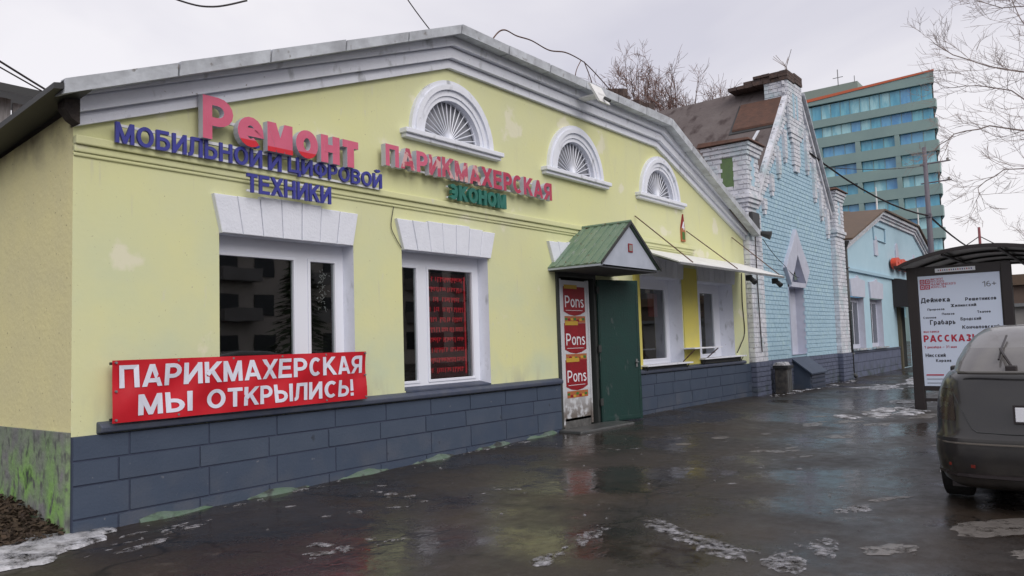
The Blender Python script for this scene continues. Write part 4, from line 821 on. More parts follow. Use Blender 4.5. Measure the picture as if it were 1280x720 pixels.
DP = thing('drainpipe', 'black drainpipe between the turquoise brick and plaster buildings', 'pipe', (27.05, 7.0, 0))
MB().tube([(27.0, 6.98, .15), (27.0, 6.98, 4.3)], .06, 10).build('pipe', M['darkmetal'], DP, smooth=True); MB().tube([(27.0, 6.98, .16), (27.0, 6.86, .06)], .06, 10).build('shoe', M['darkmetal'], DP); MB().tube([(27.0, 6.98, 4.3), (27.0, 6.98, 4.5)], .07, 10, .14).build('hopper', M['darkmetal'], DP)
for z in (.8, 2.2, 3.6): MB().box(26.92, 27.08, 6.9, 7.1, z, z+.04).build('clip', M['grey'], DP)
LS = thing('loudspeaker_horn', 'dark box and horn fixed in the gap under the left brick turret', 'loudspeaker', (18.6, 6.8, 4.3))
MB().box(18.50, 18.98, 6.86, 6.955, 4.02, 4.5).build('box', M['darkmetal'], LS, bevel=.02); MB().tube([(18.9, 6.85, 4.0), (18.95, 6.6, 3.92)], .05, 10, .11).build('horn', M['darkmetal'], LS)
# ------------------------------------------------------------------ turquoise plaster building
TB = thing('turquoise_plaster_building', 'low turquoise plastered gabled house with a brown roof beyond the brick gable', 'building', (35, D, 0))
tp = [(27.25, 4.22), (32.3, 5.75), (38.6, 5.75), (43.2, 4.2)]
twins = [(27.75, 29.45), (30.3, 32.1)]
wall_holes([(27.1, -.3), (43.2, -.3)]+tp[::-1][:-1]+[(27.1, 4.17)], [[(a, .95), (b, .95), (b, 2.72), (a, 2.72)] for a, b in twins]+[[(34.7, .02), (36.7, .02), (36.7, 2.5), (34.7, 2.5)]], D).build('wall', M['turqplaster'], TB)
for d0, d1, pj in ((0, .12, .08), (.12, .22, .14), (.22, .34, .22)):
    a = offset_line(tp, d0); b = offset_line(tp, d1); m = MB()
    for i in range(3): m.hexa([(a[i].x, D-pj, a[i].y), (a[i+1].x, D-pj, a[i+1].y), (b[i+1].x, D-pj, b[i+1].y), (b[i].x, D-pj, b[i].y)], [(a[i].x, D, a[i].y), (a[i+1].x, D, a[i+1].y), (b[i+1].x, D, b[i+1].y), (b[i].x, D, b[i].y)])
    m.build('cornice_band', M['wbrick'], TB)
a = offset_line(tp, .35); m = MB()
for i in range(3): m.hexa([(a[i].x, 6.8, a[i].y), (a[i+1].x, 6.8, a[i+1].y), (a[i+1].x, 6.8, a[i+1].y+.06), (a[i].x, 6.8, a[i].y+.06)], [(a[i].x, 16, a[i].y+.3), (a[i+1].x, 16, a[i+1].y+.3), (a[i+1].x, 16, a[i+1].y+.36), (a[i].x, 16, a[i].y+.36)])
m.hexa([(27.0, 8.3, 4.3), (33.2, 8.3, 6.3), (33.2, 8.3, 6.36), (27.0, 8.3, 4.36)], [(27.0, 16, 4.3), (33.2, 16, 7.3), (33.2, 16, 7.36), (27.0, 16, 4.36)])
m.build('roof', M['brownroof'], TB)
m = MB()
for k in range(4):
    y0 = 8.35+k*1.8
    MB().hexa([(27.0, y0, 4.45), (32.2, y0, 6.55), (32.2, y0+1.78, 6.55), (27.0, y0+1.78, 4.45)], [(27.0, y0, 4.5), (32.2, y0, 6.6), (32.2, y0+1.78, 6.6), (27.0, y0+1.78, 4.5)]).build('roof_sheet', M['brownroof'], TB)
for a, b in twins:
    o = MB().box(a, b, D+.2, D+.26, .95, 2.72).build('window', M['lilac'], TB)
    s = (b-a)
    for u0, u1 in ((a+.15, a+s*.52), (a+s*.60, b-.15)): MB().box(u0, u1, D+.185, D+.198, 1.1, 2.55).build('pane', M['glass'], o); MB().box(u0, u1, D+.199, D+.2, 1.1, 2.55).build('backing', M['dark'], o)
    MB().poly([(b, D, .95), (b, D+.2, .95), (b, D+.2, 2.72), (b, D, 2.72)]).build('reveal', M['lilac'], o); MB().box(a-.1, b+.1, D-.15, D+.2, .9, .95).build('sill', M['cleansnow'], o)
    MB().prism_xz([(a-.02, 2.72), (b+.02, 2.72), (b+.12, 3.30), (a+s*.62, 3.36), (a+s*.5, 3.46), (a+s*.38, 3.36), (a-.12, 3.30)], D-.06, D+.0).build('lintel', M['lilac'], TB)
MB().box(27.12, 34.5, D-.07, D, .80, .88).build('plinth_cap', M['plinthcap'], TB)
MB().box(27.12, 34.6, D-.02, D, -.2, .80).build('plinth_joints', M['bluejoint'], TB)
for r in range(3):
    x = 27.12-(.5 if r % 2 else 0)
    while x < 34.6:
        a, b = max(27.12, x), min(34.6, x+.98)
        if b-a > .1: MB().box(a, b, D-.05, D-.015, -.1+r*.3, .185+r*.3).build('block', M['bluebrick'], TB)
        x += 1.0
MB().box(27.12, 43, D-.09, D, 3.56, 3.66).build('string_course', M['turqback'], TB)
for cx, wd, h in ((31.6, .5, .75), (35.1, .5, .75), (38.4, .35, .5)):
    m = MB(); m.prism_xz([(cx-wd/2, 4.35), (cx+wd/2, 4.35), (cx+wd/2, 4.35+h*.6), (cx+wd*.3, 4.35+h*.9), (cx, 4.35+h), (cx-wd*.3, 4.35+h*.9), (cx-wd/2, 4.35+h*.6)], D-.05, D).build('blind_arch', M['lilac'], TB)
m = MB(); 
for p, q in (((31.4, 4.95), (33.2, 4.95)), ((31.4, 5.5), (33.2, 5.5)), ((31.4, 4.95), (31.4, 5.5)), ((33.2, 4.95), (33.2, 5.5))): m.tube([(p[0], D-.03, p[1]), (q[0], D-.03, q[1])], .03, 4)
m.build('frame_moulding', M['turqback'], TB)
MB().box(34.7, 36.7, D+.15, D+.2, 0, 2.5).build('door', M['dark'], TB); MB().box(34.5, 34.72, D-.12, D, 0, 2.55).build('door_jamb', mat('tan_jamb', (.10, .09, .06), .8), TB)
AW2 = thing('black_dome_awning', 'black rounded fabric awning over the far turquoise house door', 'awning', (35.5, D, 2.4))
m = MB(); n = 8
for i in range(n):
    a0, a1 = math.pi/2*i/n, math.pi/2*(i+1)/n; P = lambda a: (D-1.3*math.cos(a), 2.45+1.15*math.sin(a)); y0, z0 = P(a0); y1, z1 = P(a1)
    m.hexa([(34.0, y0, z0), (37.2, y0, z0), (37.2, y1, z1), (34.0, y1, z1)], [(34.0, y0+.02, z0-.02), (37.2, y0+.02, z0-.02), (37.2, y1+.02, z1-.02), (34.0, y1+.02, z1-.02)])
m.build('hood', M['blackpaint'], AW2); MB().prism_yz([(D, 2.45)]+[(D-1.3*math.cos(math.pi/2*i/n), 2.45+1.15*math.sin(math.pi/2*i/n)) for i in range(n+1)], 33.98, 34.02).build('end_panel', M['blackpaint'], AW2); MB().prism_yz([(D, 2.45)]+[(D-1.3*math.cos(math.pi/2*i/n), 2.45+1.15*math.sin(math.pi/2*i/n)) for i in range(n+1)], 37.18, 37.22).build('end_panel', M['blackpaint'], AW2)
OS = thing('orange_letter_sign', 'orange red letters fixed across the far turquoise gable', 'sign', (36, D-.2, 3.95))
channel_sign(OS, 'ООООО', .34, 33.6, 38.6, 3.95, 4.42, D-.28, .2, M['orangesign'], M['orangesign'], name='round_letter', gap=.05)
for (x, z0, z1) in ((33.2, 5.9, 7.2), (41.3, 5.2, 7.3)): tag(MB().tube([(x, 7.3, z0), (x, 7.3, z1)], .045, 6, .02).build('roof_mast', M['awning']), 'thin white mast %s the far turquoise gable' % ('at the left bend of' if x < 35 else 'at the right end of'), 'mast')
# ------------------------------------------------------------------ office tower
K = 1.25
def tz(z): return 1.5+(z-1.5)*K
TX = 100*K
OT = thing('office_tower', 'green clad office block with blue glass bands and an orange sloping parapet', 'building', (TX, 28, 0))
Y0, Y1 = 15.1*K, 31.5*K
TSK = 22*.22
MB().prism_xy([(TX+.9, Y0+.6), (TX+22, Y0+TSK+.4), (TX+22, Y1), (TX+.9, Y1)], -1, tz(29.7)).build('core', M['concrete2'], OT)
rows = [(28.0, 29.85), (25.74, 27.05)]+[(24.5-1.3-2.52*k, 24.5-2.52*k) for k in range(9)]
prev = 29.85
for k, (zb, zt) in enumerate(rows):
    nzt = rows[k+1][1] if k+1 < len(rows) else -1
    MB().box(TX, TX+1.2, Y0, Y1, tz(nzt), tz(zb)).build('spandrel', M['concrete'], OT)
    MB().prism_xy([(TX+1.2, Y0), (TX+22, Y0+TSK), (TX+22, Y0+TSK+.6), (TX+1.2, Y0+.6)], tz(nzt), tz(zb)).build('spandrel', M['concrete'], OT)
    if k < 2: spans = [(15.4, 31.2)]
    else: spans = [(15.4, 19.1), (19.62, 23.45), (24.0, 27.9), (28.4, 31.2)]
    random.seed(k*13+1)
    for a, b in spans:
        n = max(1, round((b-a)/1.15)); w_ = (b-a)/n
        for i in range(n):
            MB().box(TX+.55, TX+.6, (a+w_*i+.035)*K, (a+w_*(i+1)-.035)*K, tz(zb)+.01, tz(zt)-.01).build('pane', random.choice(TG), OT)
        for i in range(1, n): MB().box(TX+.5, TX+.62, (a+w_*i-.03)*K, (a+w_*i+.03)*K, tz(zb), tz(zt)).build('mullion', M['concrete'], OT)
    if k >= 2:
        for a, b in ((19.1, 19.62), (23.45, 24.0), (27.9, 28.4)): MB().box(TX+.02, TX+.9, a*K, b*K, tz(zb)+.002, tz(zt)-.002).build('wall_pier', M['concrete'], OT)
    MB().box(TX+.6, TX+1.3, Y0+.35, Y1, tz(zb), tz(zt)).build('band_back', M['dark'], OT)
    for i in range(5): xa, xb = TX+1.2+4.1*i, TX+5.2+4.1*i; ya, yb = Y0+.3+(xa-TX)*.22, Y0+.3+(xb-TX)*.22; MB().prism_xy([(xa, ya), (xb, yb), (xb, yb+.05), (xa, ya+.05)], tz(zb)+.01, tz(zt)-.01).build('side_pane', TG[i % 4], OT)
m = MB(); m.hexa([(TX, Y0, tz(29.85)), (TX, Y1, tz(30.0)), (TX, Y1, tz(30.35)), (TX, Y0, tz(31.15))], [(TX+20, Y0+TSK, tz(29.85)), (TX+20, Y1, tz(30.0)), (TX+20, Y1, tz(30.35)), (TX+20, Y0+TSK, tz(31.15))]).build('parapet', M['concrete'], OT)
m = MB(); m.hexa([(TX-.1, Y0-.1, tz(31.15)), (TX-.1, Y1, tz(30.35)), (TX-.1, Y1, tz(30.75)), (TX-.1, Y0-.1, tz(31.35))], [(TX+20, Y0+TSK, tz(31.15)), (TX+20, Y1, tz(30.35)), (TX+20, Y1, tz(30.75)), (TX+20, Y0+TSK, tz(31.35))]).build('orange_coping', M['orange'], OT)
AX = 160
AN = thing('rear_office_block', 'grey green upper block with a rail and antenna behind the office tower', 'building', (AX, 44, 0))
MB().box(AX, AX+20, 23.3*1.6, 36*1.6, 0, 1.5+(31.9-1.5)*1.6).build('wall', M['concrete2'], AN)
MB().tube([(AX, 25.5*1.6, 50), (AX, 25.5*1.6, 53.2)], .09, 5).tube([(AX, 24.9*1.6, 51.6), (AX, 26.1*1.6, 51.6)], .07, 5).tube([(AX, 23.6*1.6, 50), (AX, 23.6*1.6, 51.3)], .07, 5).build('antenna', M['grey'], AN)
# ------------------------------------------------------------------ bus stop with poster box
BS = thing('bus_shelter', 'dark bus shelter with an arched smoked roof behind the parked car', 'bus shelter', (18, 2.2, 0))
PX = 16.6
def arcz(y): t = (y-.55)/(3.32-.55); return 2.70+.30*math.sin(math.pi*max(0, min(1, t)))**.8
ys = [.55+(3.32-.55)*i/20 for i in range(21)]
for k in range(4):
    x0 = 16.25+k*1.25; m = MB()
    for i in range(20): m.hexa([(x0+.02, ys[i], arcz(ys[i])-.015), (x0+1.23, ys[i], arcz(ys[i])-.015), (x0+1.23, ys[i+1], arcz(ys[i+1])-.015), (x0+.02, ys[i+1], arcz(ys[i+1])-.015)], [(x0+.02, ys[i], arcz(ys[i])), (x0+1.23, ys[i], arcz(ys[i])), (x0+1.23, ys[i+1], arcz(ys[i+1])), (x0+.02, ys[i+1], arcz(ys[i+1]))])
    m.build('roof_sheet', M['shelterroof'], BS)
for k in range(5):
    x0 = 16.22+k*1.25; m = MB()
    for i in range(20): m.hexa([(x0, ys[i], arcz(ys[i])-.05), (x0+.06, ys[i], arcz(ys[i])-.05), (x0+.06, ys[i+1], arcz(ys[i+1])-.05), (x0, ys[i+1], arcz(ys[i+1])-.05)], [(x0, ys[i], arcz(ys[i])+.015), (x0+.06, ys[i], arcz(ys[i])+.015), (x0+.06, ys[i+1], arcz(ys[i+1])+.015), (x0, ys[i+1], arcz(ys[i+1])+.015)])
    m.build('roof_rib', M['blackpaint'], BS)
MB().box(16.2, 21.4, 3.28, 3.34, 2.68, 2.73).build('roof_rail', M['blackpaint'], BS); MB().box(16.2, 21.4, .52, .58, 2.66, 2.72).build('roof_rail', M['blackpaint'], BS)
for x in (18.8, 21.2): MB().box(x, x+.08, .95, 1.03, 0, 2.85).build('post', M['blackpaint'], BS)
MB().box(16.8, 21.2, .97, 1.01, 2.35, 2.43).build('beam', M['blackpaint'], BS)
for x in (16.9, 18.95): MB().box(x, x+(1.85 if x < 17 else 2.2), .985, .995, .4, 2.3).build('glass_wall', M['glass'], BS)
for y in (1.6, 2.5): MB().box(16.3, 21.3, y, y+.05, arcz(y)-.09, arcz(y)-.052).build('roof_rail', M['blackpaint'], BS)
ADB = thing('poster_light_box', 'upright framed exhibition poster on legs under the shelter roof', 'poster stand', (PX+.08, 2.4, 0))
MB().box(PX, PX+.16, 3.03, 3.21, .0, 2.70).build('frame_post', M['blackpaint'], ADB, bevel=.01); MB().box(PX, PX+.16, 1.50, 1.66, .0, 2.70).build('frame_post', M['blackpaint'], ADB, bevel=.01)
MB().box(PX+.003, PX+.157, 1.66, 3.03, 2.53, 2.70).build('top_rail', M['blackpaint'], ADB); MB().box(PX+.003, PX+.157, 1.66, 3.03, .36, .44).build('bottom_rail', M['blackpaint'], ADB)
MB().box(PX+.02, PX+.06, 1.66, 3.03, .16, .22).build('cross_bar', M['blackpaint'], ADB)
MB().box(PX+.03, PX+.14, 1.66, 3.03, .44, 2.53).build('cabinet', M['blackpaint'], ADB)
po = MB().box(PX+.02, PX+.0295, 1.68, 3.02, .45, 2.525).build('poster', M['poster'], ADB)
fr = lambda u, v, d: (PX+.018-d, -u, v)
TXT = [('ИНСТИТУТ', 2.799, 2.591, 2.433, 2.475, 'r'), ('РУССКОГО', 2.802, 2.576, 2.386, 2.428, 'r'), ('РЕАЛИСТИЧЕСКОГО', 2.801, 2.385, 2.336, 2.378, 'r'), ('ИСКУССТВА', 2.8, 2.545, 2.288, 2.328, 'r'), ('16+', 1.961, 1.74, 2.261, 2.362, 'g'), ('Дейнека', 2.987, 2.5, 2.022, 2.111, 'k'), ('Решетников', 2.25, 1.758, 2.018, 2.083, 'k'), ('Жилинский', 2.496, 2.08, 1.916, 1.972, 'k'), ('Пророков', 2.887, 2.6, 1.869, 1.908, 'k'), ('Попков', 2.649, 2.441, 1.774, 1.815, 'k'), ('Ткачев', 2.072, 1.86, 1.787, 1.832, 'k'), ('Соколов', 2.968, 2.747, 1.717, 1.757, 'k'), ('Бродский', 2.348, 2.018, 1.661, 1.718, 'k'), ('Грабарь', 2.858, 2.435, 1.599, 1.690, 'k'), ('Кончаловский', 2.329, 1.736, 1.504, 1.569, 'k'), ('выставка', 2.977, 2.719, 1.452, 1.495, 'r'), ('РАССКАЗЫ', 2.984, 2.052, 1.275, 1.405, 'R'), ('1 декабря – 31 мая', 2.98, 2.443, 1.157, 1.203, 'r'), ('Нисский', 2.971, 2.634, 0.993, 1.06, 'k'), ('Коржев', 2.8, 2.546, 0.899, 0.954, 'k')]
for s, ya, yb, z0, z1, c in TXT:
    m = MB(); flat_text(m, s, {'r': .17, 'g': .13, 'k': .19, 'R': .22}[c], (-ya, -yb, z0, z1), fr); m.build('poster_line', M[{'r': 'posterred', 'R': 'posterred', 'g': 'postergrey', 'k': 'ink'}[c]], po)
m = MB(); m.box(PX+.016, PX+.019, 2.684, 2.977, .645, .67); m.build('print_bar', M['posterred'], po)
for z, y1 in ((.575, 2.634), (.50, 2.6)): MB().box(PX+.016, PX+.019, y1, 2.97, z, z+.012).build('print_bar', M['postergrey'], po)
for i in range(2):
    for j in range(2):
        y = 2.985-i*.09; z = 2.27+j*.102; m = MB()
        m.box(PX+.014, PX+.018, y-.078, y, z, z+.016).box(PX+.014, PX+.018, y-.078, y, z+.072, z+.088).box(PX+.014, PX+.018, y-.078, y-.062, z+.016, z+.072).box(PX+.014, PX+.018, y-.016, y, z+.016, z+.072).box(PX+.014, PX+.018, y-.05, y-.028, z+.03, z+.058); m.build('emblem_square', M['posterred'], po)
st = MB().box(PX-.02, PX-.003, 2.05, 2.71, 2.575, 2.65).build('header_strip', M['printwhite'], ADB)
for k in range(16):
    y = 2.66-k*.036; MB().box(PX-.023, PX-.0205, y-.018, y, 2.60, 2.628).build('strip_mark', M[('postergrey', 'posterred', 'postergrey', 'blue')[k % 4]], st)
# ------------------------------------------------------------------ car
CAR = thing('parked_car', 'dirty dark grey hatchback parked with its rear to us by the poster', 'car', (9.9, .43, 0))
CX, CY = 7.42, .48
def outline(lx0, lx1, hw, ex=4.2, n=72):
    cx, a = (lx0+lx1)/2, (lx1-lx0)/2; o = []
    for i in range(n):
        t = 2*math.pi*i/n+math.pi; c, s = math.cos(t), math.sin(t); o.append((cx+a*math.copysign(abs(c)**(2/ex), c), hw*math.copysign(abs(s)**(2/ex), s)))
    return o
def stack(levels, ex=4.2, n=72, hood=True):
    rings = []
    for z, a, b, hw in levels:
        ring = []
        for lx, y in outline(a, b, hw, ex, n):
            k = max(0, min(1, (lx-2.9)/1.3)); zz = z*(1-(.17*k if (hood and z > .6) else 0)*((z-.6)/.5 if z > .6 else 0)) if hood else z
            ring.append(Vector((CX+lx, CY+y, zz)))
        rings.append(ring)
    return rings
body = [(.19, .10, 4.5, .80), (.24, .05, 4.56, .86), (.34, .01, 4.6, .895), (.47, -.01, 4.62, .91), (.60, .0, 4.61, .905), (.63, .02, 4.60, .895), (.72, .035, 4.58, .895), (.86, .06, 4.54, .885), (.97, .09, 4.48, .865), (1.06, .12, 4.40, .83), (1.12, .16, 4.32, .79), (1.135, .22, 4.2, .75)]
body = [(a_, b_, c2_, d_+.02) for a_, b_, c2_, d_ in body]
rg = stack(body, 6.5, 96); WH = [(CX+.82, .33), (CX+3.55, .33)]; n = 96
mb = MB(); low = MB()
for k in range(len(rg)-1):
    for i in range(n):
        j = (i+1) % n; f = [rg[k][i], rg[k][j], rg[k+1][j], rg[k+1][i]]; c = sum(f, Vector())/4
        if abs(c.y-CY) > .7 and any((c.x-wx)**2+(c.z-wz)**2 < .36**2 for wx, wz in WH): continue
        (low if k < 4 else mb).poly(f)
mb.poly(rg[-1]); low.poly(rg[0][::-1])
mb.build('body', M['carpaint'], CAR, smooth=True); low.build('bumper', M['carpaint'], CAR, smooth=True)
gl = [(1.12, .20, 3.25, .775), (1.22, .36, 3.05, .755), (1.33, .60, 2.80, .71), (1.43, .92, 2.5, .65), (1.495, 1.25, 2.25, .585), (1.525, 1.55, 2.05, .48)]
rg2 = stack(gl, 5.0, 72, False); roof = MB(); rw = MB(); sw = MB(); sw2 = MB(); ww = MB()
for k in range(5):
    for i in range(72):
        j = (i+1) % 72; f = [rg2[k][i], rg2[k][j], rg2[k+1][j], rg2[k+1][i]]; c = sum(f, Vector())/4; nrm = (f[1]-f[0]).cross(f[3]-f[0]).normalized(); hw = gl[k][3]
        if k < 3 and abs(nrm.x) > .3 and abs(c.y-CY) < hw*.90: (rw if c.x < CX+1.6 else ww).poly(f)
        elif k < 3 and abs(nrm.y) > .6 and CX+.95 < c.x < CX+2.6: (sw if c.y > CY else sw2).poly(f)
        else: roof.poly(f)
roof.poly(rg2[-1]); roof.build('roof', M['caredge'], CAR, smooth=True); rw.build('rear_window', M['carglass'], CAR, smooth=True); sw.build('side_window', M['carglass'], CAR, smooth=True); sw2.build('side_window', M['carglass'], CAR, smooth=True); ww.build('windscreen', M['carglass'], CAR, smooth=True)
# lid lip; its paler colour paints in the lit ledge line
m = MB(); pts = [(CX+.10+.10*abs(y/.72)**3, CY+y, 1.135) for y in [(-.64+1.28*i/14) for i in range(15)]]; m.tube(pts, .016, 6).build('lid_lip', M['caredge'], CAR, smooth=True)
def rear(y, z):   # point on the rear skin
    for (z0, a0, b0, w0), (z1, a1, b1, w1) in zip(body, body[1:]):
        if z0 <= z <= z1:
            t = (z-z0)/(z1-z0); a = a0+(a1-a0)*t; b = b0+(b1-b0)*t; hw = w0+(w1-w0)*t; A = (b-a)/2; s = min(.9999, abs(y)/hw); c = (1-s**6.5)**(1/6.5); return Vector((CX+(a+b)/2-A*c, CY+y, z))
for sg in (1, -1):
    m = MB(); m.tube([rear(sg*y, z)+Vector((-.001, 0, 0)) for y, z in ((.72, 1.10), (.71, 1.03), (.67, .93), (.61, .80), (.545, .68), (.51, .655), (.3, .648), (0, .646))], .006, 5).build('shut_line', M['darkmetal'], CAR)
    q = [(.70, 1.0), (.855, .99), (.875, .86), (.86, .72), (.72, .73)]; m = MB()
    grid = [[(.69+(.868-.69)*i/6-.02*(1-j/3), .74+(1.0-.74)*j/3) for i in range(7)] for j in range(4)]
    for j in range(3):
        for i in range(6): m.poly([rear(sg*grid[a][b][0], grid[a][b][1])+Vector((-.004, 0, 0)) for a, b in ((j, i), (j, i+1), (j+1, i+1), (j+1, i))])
    m.build('tail_lamp', M['lamp'], CAR, smooth=True)
    m = MB(); m.hexa([rear(sg*y, z)+Vector((-.008, 0, 0)) for y, z in ((.54, .365), (.74, .37), (.74, .395), (.54, .39))], [rear(sg*y, z)+Vector((.02, 0, 0)) for y, z in ((.54, .365), (.74, .37), (.74, .395), (.54, .39))]).build('reflector', M['reflector'], CAR)
m = MB(); m.tube([rear(y, .56)+Vector((-.003, 0, 0)) for y in [-.84+1.68*i/20 for i in range(21)]], .008, 5).build('bumper_crease', M['cardust'], CAR)
m = MB(); m.tube([rear(y, .30)+Vector((-.002, 0, 0)) for y in [-.84+1.68*i/20 for i in range(21)]], .02, 5).build('lower_lip', M['blackpaint'], CAR)
pt = MB().box(CX+.0, CX+.03, CY-.235, CY+.235, .75, .865).build('number_plate', M['printwhite'], CAR, bevel=.004); MB().box(CX+.002, CX+.035, CY-.25, CY+.25, .735, .88).build('plate_holder', M['blackpaint'], CAR)
def gpt(y, t): # on the rear glass
    k = t*3; i = min(2, int(k)); s = k-i; z0, a0, _, w0 = gl[i]; z1, a1, _, w1 = gl[i+1]; return Vector((CX+a0+(a1-a0)*s+.02, CY+y, z0+(z1-z0)*s))
off = Vector((-.05, 0, .03))
m = MB(); m.tube([gpt(.26, .12)+off, gpt(.31, .35)+off*1.2, gpt(.355, .55)+off], .012, 5).build('wiper_arm', M['blackpaint'], CAR); m = MB(); m.tube([gpt(.355, .3)+off*.8, gpt(.35, .55)+off*.8, gpt(.335, .92)+off*.8], .009, 5).build('wiper_blade', M['blackpaint'], CAR)
MB().box(CX+.18, CX+.28, CY+.22, CY+.30, 1.13, 1.19).build('wiper_hub', M['blackpaint'], CAR, bevel=.01)
MB().tube([(CX+.15, CY+.05, .30), (CX-.01, CY+.05, .28)], .03, 8).build('exhaust', M['grey'], CAR)
MB().box(CX+.25, CX+4.3, CY-.75, CY+.75, .17, .5).build('underbody', M['blackpaint'], CAR)
for sg in (1, -1):
    o = MB().box(CX+2.5, CX+2.62, CY+sg*.9-.1+(.06 if sg > 0 else -.06), CY+sg*.9+.1+(.06 if sg > 0 else -.06), .98, 1.10).build('mirror', M['carpaint'], CAR, bevel=.02)
for wx in (.82, 3.55):
    for sg in (1, -1):
        cy = CY+sg*.775; R0 = .325; o = MB().tube([(CX+wx, cy-.105, .325), (CX+wx, cy-.09, .325), (CX+wx, cy+.09, .325), (CX+wx, cy+.105, .325)], R0, 28).build('wheel', M['tyre'], CAR, smooth=False, bevel=.02)
        m = MB(); m.tube([(CX+wx, cy+sg*.09, .325), (CX+wx, cy+sg*.112, .325)], .21, 20).build('rim', M['grey'], o)
        for k in range(5):
            a = 2*math.pi*k/5; MB().tube([(CX+wx, cy+sg*.114, .325), (CX+wx+.19*math.cos(a), cy+sg*.114, .325+.19*math.sin(a))], .022, 5).build('spoke', M['awning'], o)
# ------------------------------------------------------------------ pole, cables
PL = thing('tram_line_post', 'tall grey tapered post with cross arms in front of the office tower', 'post', (35, 5.8, 0))
MB().tube([(35, 5.8, 0), (35, 5.8, 8.85)], .15, 10, .075).build('shaft', M['pole'], PL, smooth=True)
for z in (8.15, 7.38): MB().tube([(35, 6.0, z), (35, 4.9, z+.03)], .03, 5).build('cross_arm', M['pole'], PL); MB().tube([(35, 5.0, z+.02), (35, 5.0, z+.14)], .05, 6).build('insulator', M['garage'], PL)
MB().box(34.85, 35.15, 5.7, 5.9, 6.0, 6.15).build('band', M['pole'], PL)
def cable(name, pts, r, label, sag=0, mt='cable'):
    out = []; pts = [Vector(p) for p in pts]
    for k in range(len(pts)-1):
        a, b = pts[k], pts[k+1]; p0 = pts[k-1] if k else a; p3 = pts[k+2] if k+2 < len(pts) else b
        for i in range(8):
            t = i/8; q = a.lerp(b, t) if sag else .5*((2*a)+(b-p0)*t+(2*p0-5*a+4*b-p3)*t*t+(3*a-p0-3*b+p3)*t**3); q.z -= sag*4*t*(1-t); out.append(q)
    out.append(pts[-1]); return tag(MB().tube(out, r, 4).build(name, M[mt]), label, 'cable')
cable('cable', [(23.6, 7.1, 7.0), (35, 5.8, 6.07)], .035, 'thick black cable from the brick gable to the tall grey post', .35)
cable('cable', [(35, 5.8, 6.07), (60, 6.5, 6.2)], .05, 'black cable running on beyond the tall grey post', .3)
cable('cable', [(26.5, 7.2, 6.9), (35, 5.85, 8.1)], .012, 'thin wire rising to the upper arm of the grey post', .1)
cable('cable', [(-2, 7.2, 6.0), (2.52, 7.3, 4.0), (2.94, 7.3, 3.84)], .010, 'dark wire running down to the left roof corner', 0)
cable('cable', [(-2, 7.3, 5.7), (2.52, 7.3, 3.95), (2.9, 7.3, 3.80)], .007, 'thin lower wire running down to the left roof corner', 0)
cable('cable', [(6.2, 7.3, 7.3), (7.2, 7.3, 6.30), (7.9, 7.3, 5.80)], .010, 'thin wire reaching the left end of the flat roof top', 0)
cable('cable', [(3.4, 7.3, 5.1), (4.13, 7.3, 5.06), (4.5, 7.3, 5.12), (4.9, 7.3, 5.32)], .010, 'wire looping in at the top left of the sky', 0)
cable('roof_wire', [(8.97, 7.3, 5.85), (9.25, 7.3, 6.22), (9.48, 7.3, 6.38), (9.8, 7.3, 6.38), (10.2, 7.3, 6.42), (10.7, 7.3, 6.40), (11.2, 7.3, 6.50), (11.67, 7.3, 6.50), (11.95, 7.3, 6.45), (12.4, 7.3, 6.3), (13.05, 7.3, 6.05)], .012, 'bent wire arching over the flat roof top', 0, 'rust')
cable('roof_wire', [(11.70, 7.3, 6.5), (11.5, 7.3, 6.2), (11.47, 7.3, 5.8)], .010, 'short wire hanging from the arching roof wire on its left', 0, 'rust')
cable('roof_wire', [(11.80, 7.3, 6.5), (12.05, 7.3, 6.15), (12.12, 7.3, 5.8)], .010, 'short wire hanging from the arching roof wire on its right', 0, 'rust')
cable('wall_wire', [(6.83, D-.02, 3.25), (6.78, D-.02, 3.0), (6.86, D-.02, 2.85), (6.95, D-.02, 2.74)], .006, 'thin wire trailing down the wall beside the second window lintel', 0)
cable('wall_wire', [(18.2, D-.02, 3.0), (18.15, D-.02, 2.3), (18.2, D-.02, 1.6), (17.9, D-.03, 1.3), (17.6, D-.05, 1.12)], .012, 'loose wire hanging down the yellow wall right of the fourth window', 0)
cable('wall_wire', [(18.8, 6.93, 4.0), (18.78, 6.93, 2.6), (18.85, 6.93, 1.1)], .014, 'dark wire running down the white brick pier', 0)
cable('wall_wire', [(19.3, 6.93, 3.9), (21.0, 7.0, 3.35), (22.0, 6.95, 3.05)], .010, 'thin wire slung across the turquoise bricks', .05)
PM = thing('distant_pink_mast', 'thin faded pink mast with guy wires beyond the shelter roof', 'mast', (60, 7.0, 0))
MB().tube([(60, 7.03, 0), (60, 7.03, 8.2)], .11, 6, .08).build('mast', M['pinkpole'], PM)
for y in (9.0, 5.2): MB().tube([(60, 7.03, 7.6), (60, y, 6.3)], .03, 4).build('guy_wire', M['cable'], PM)
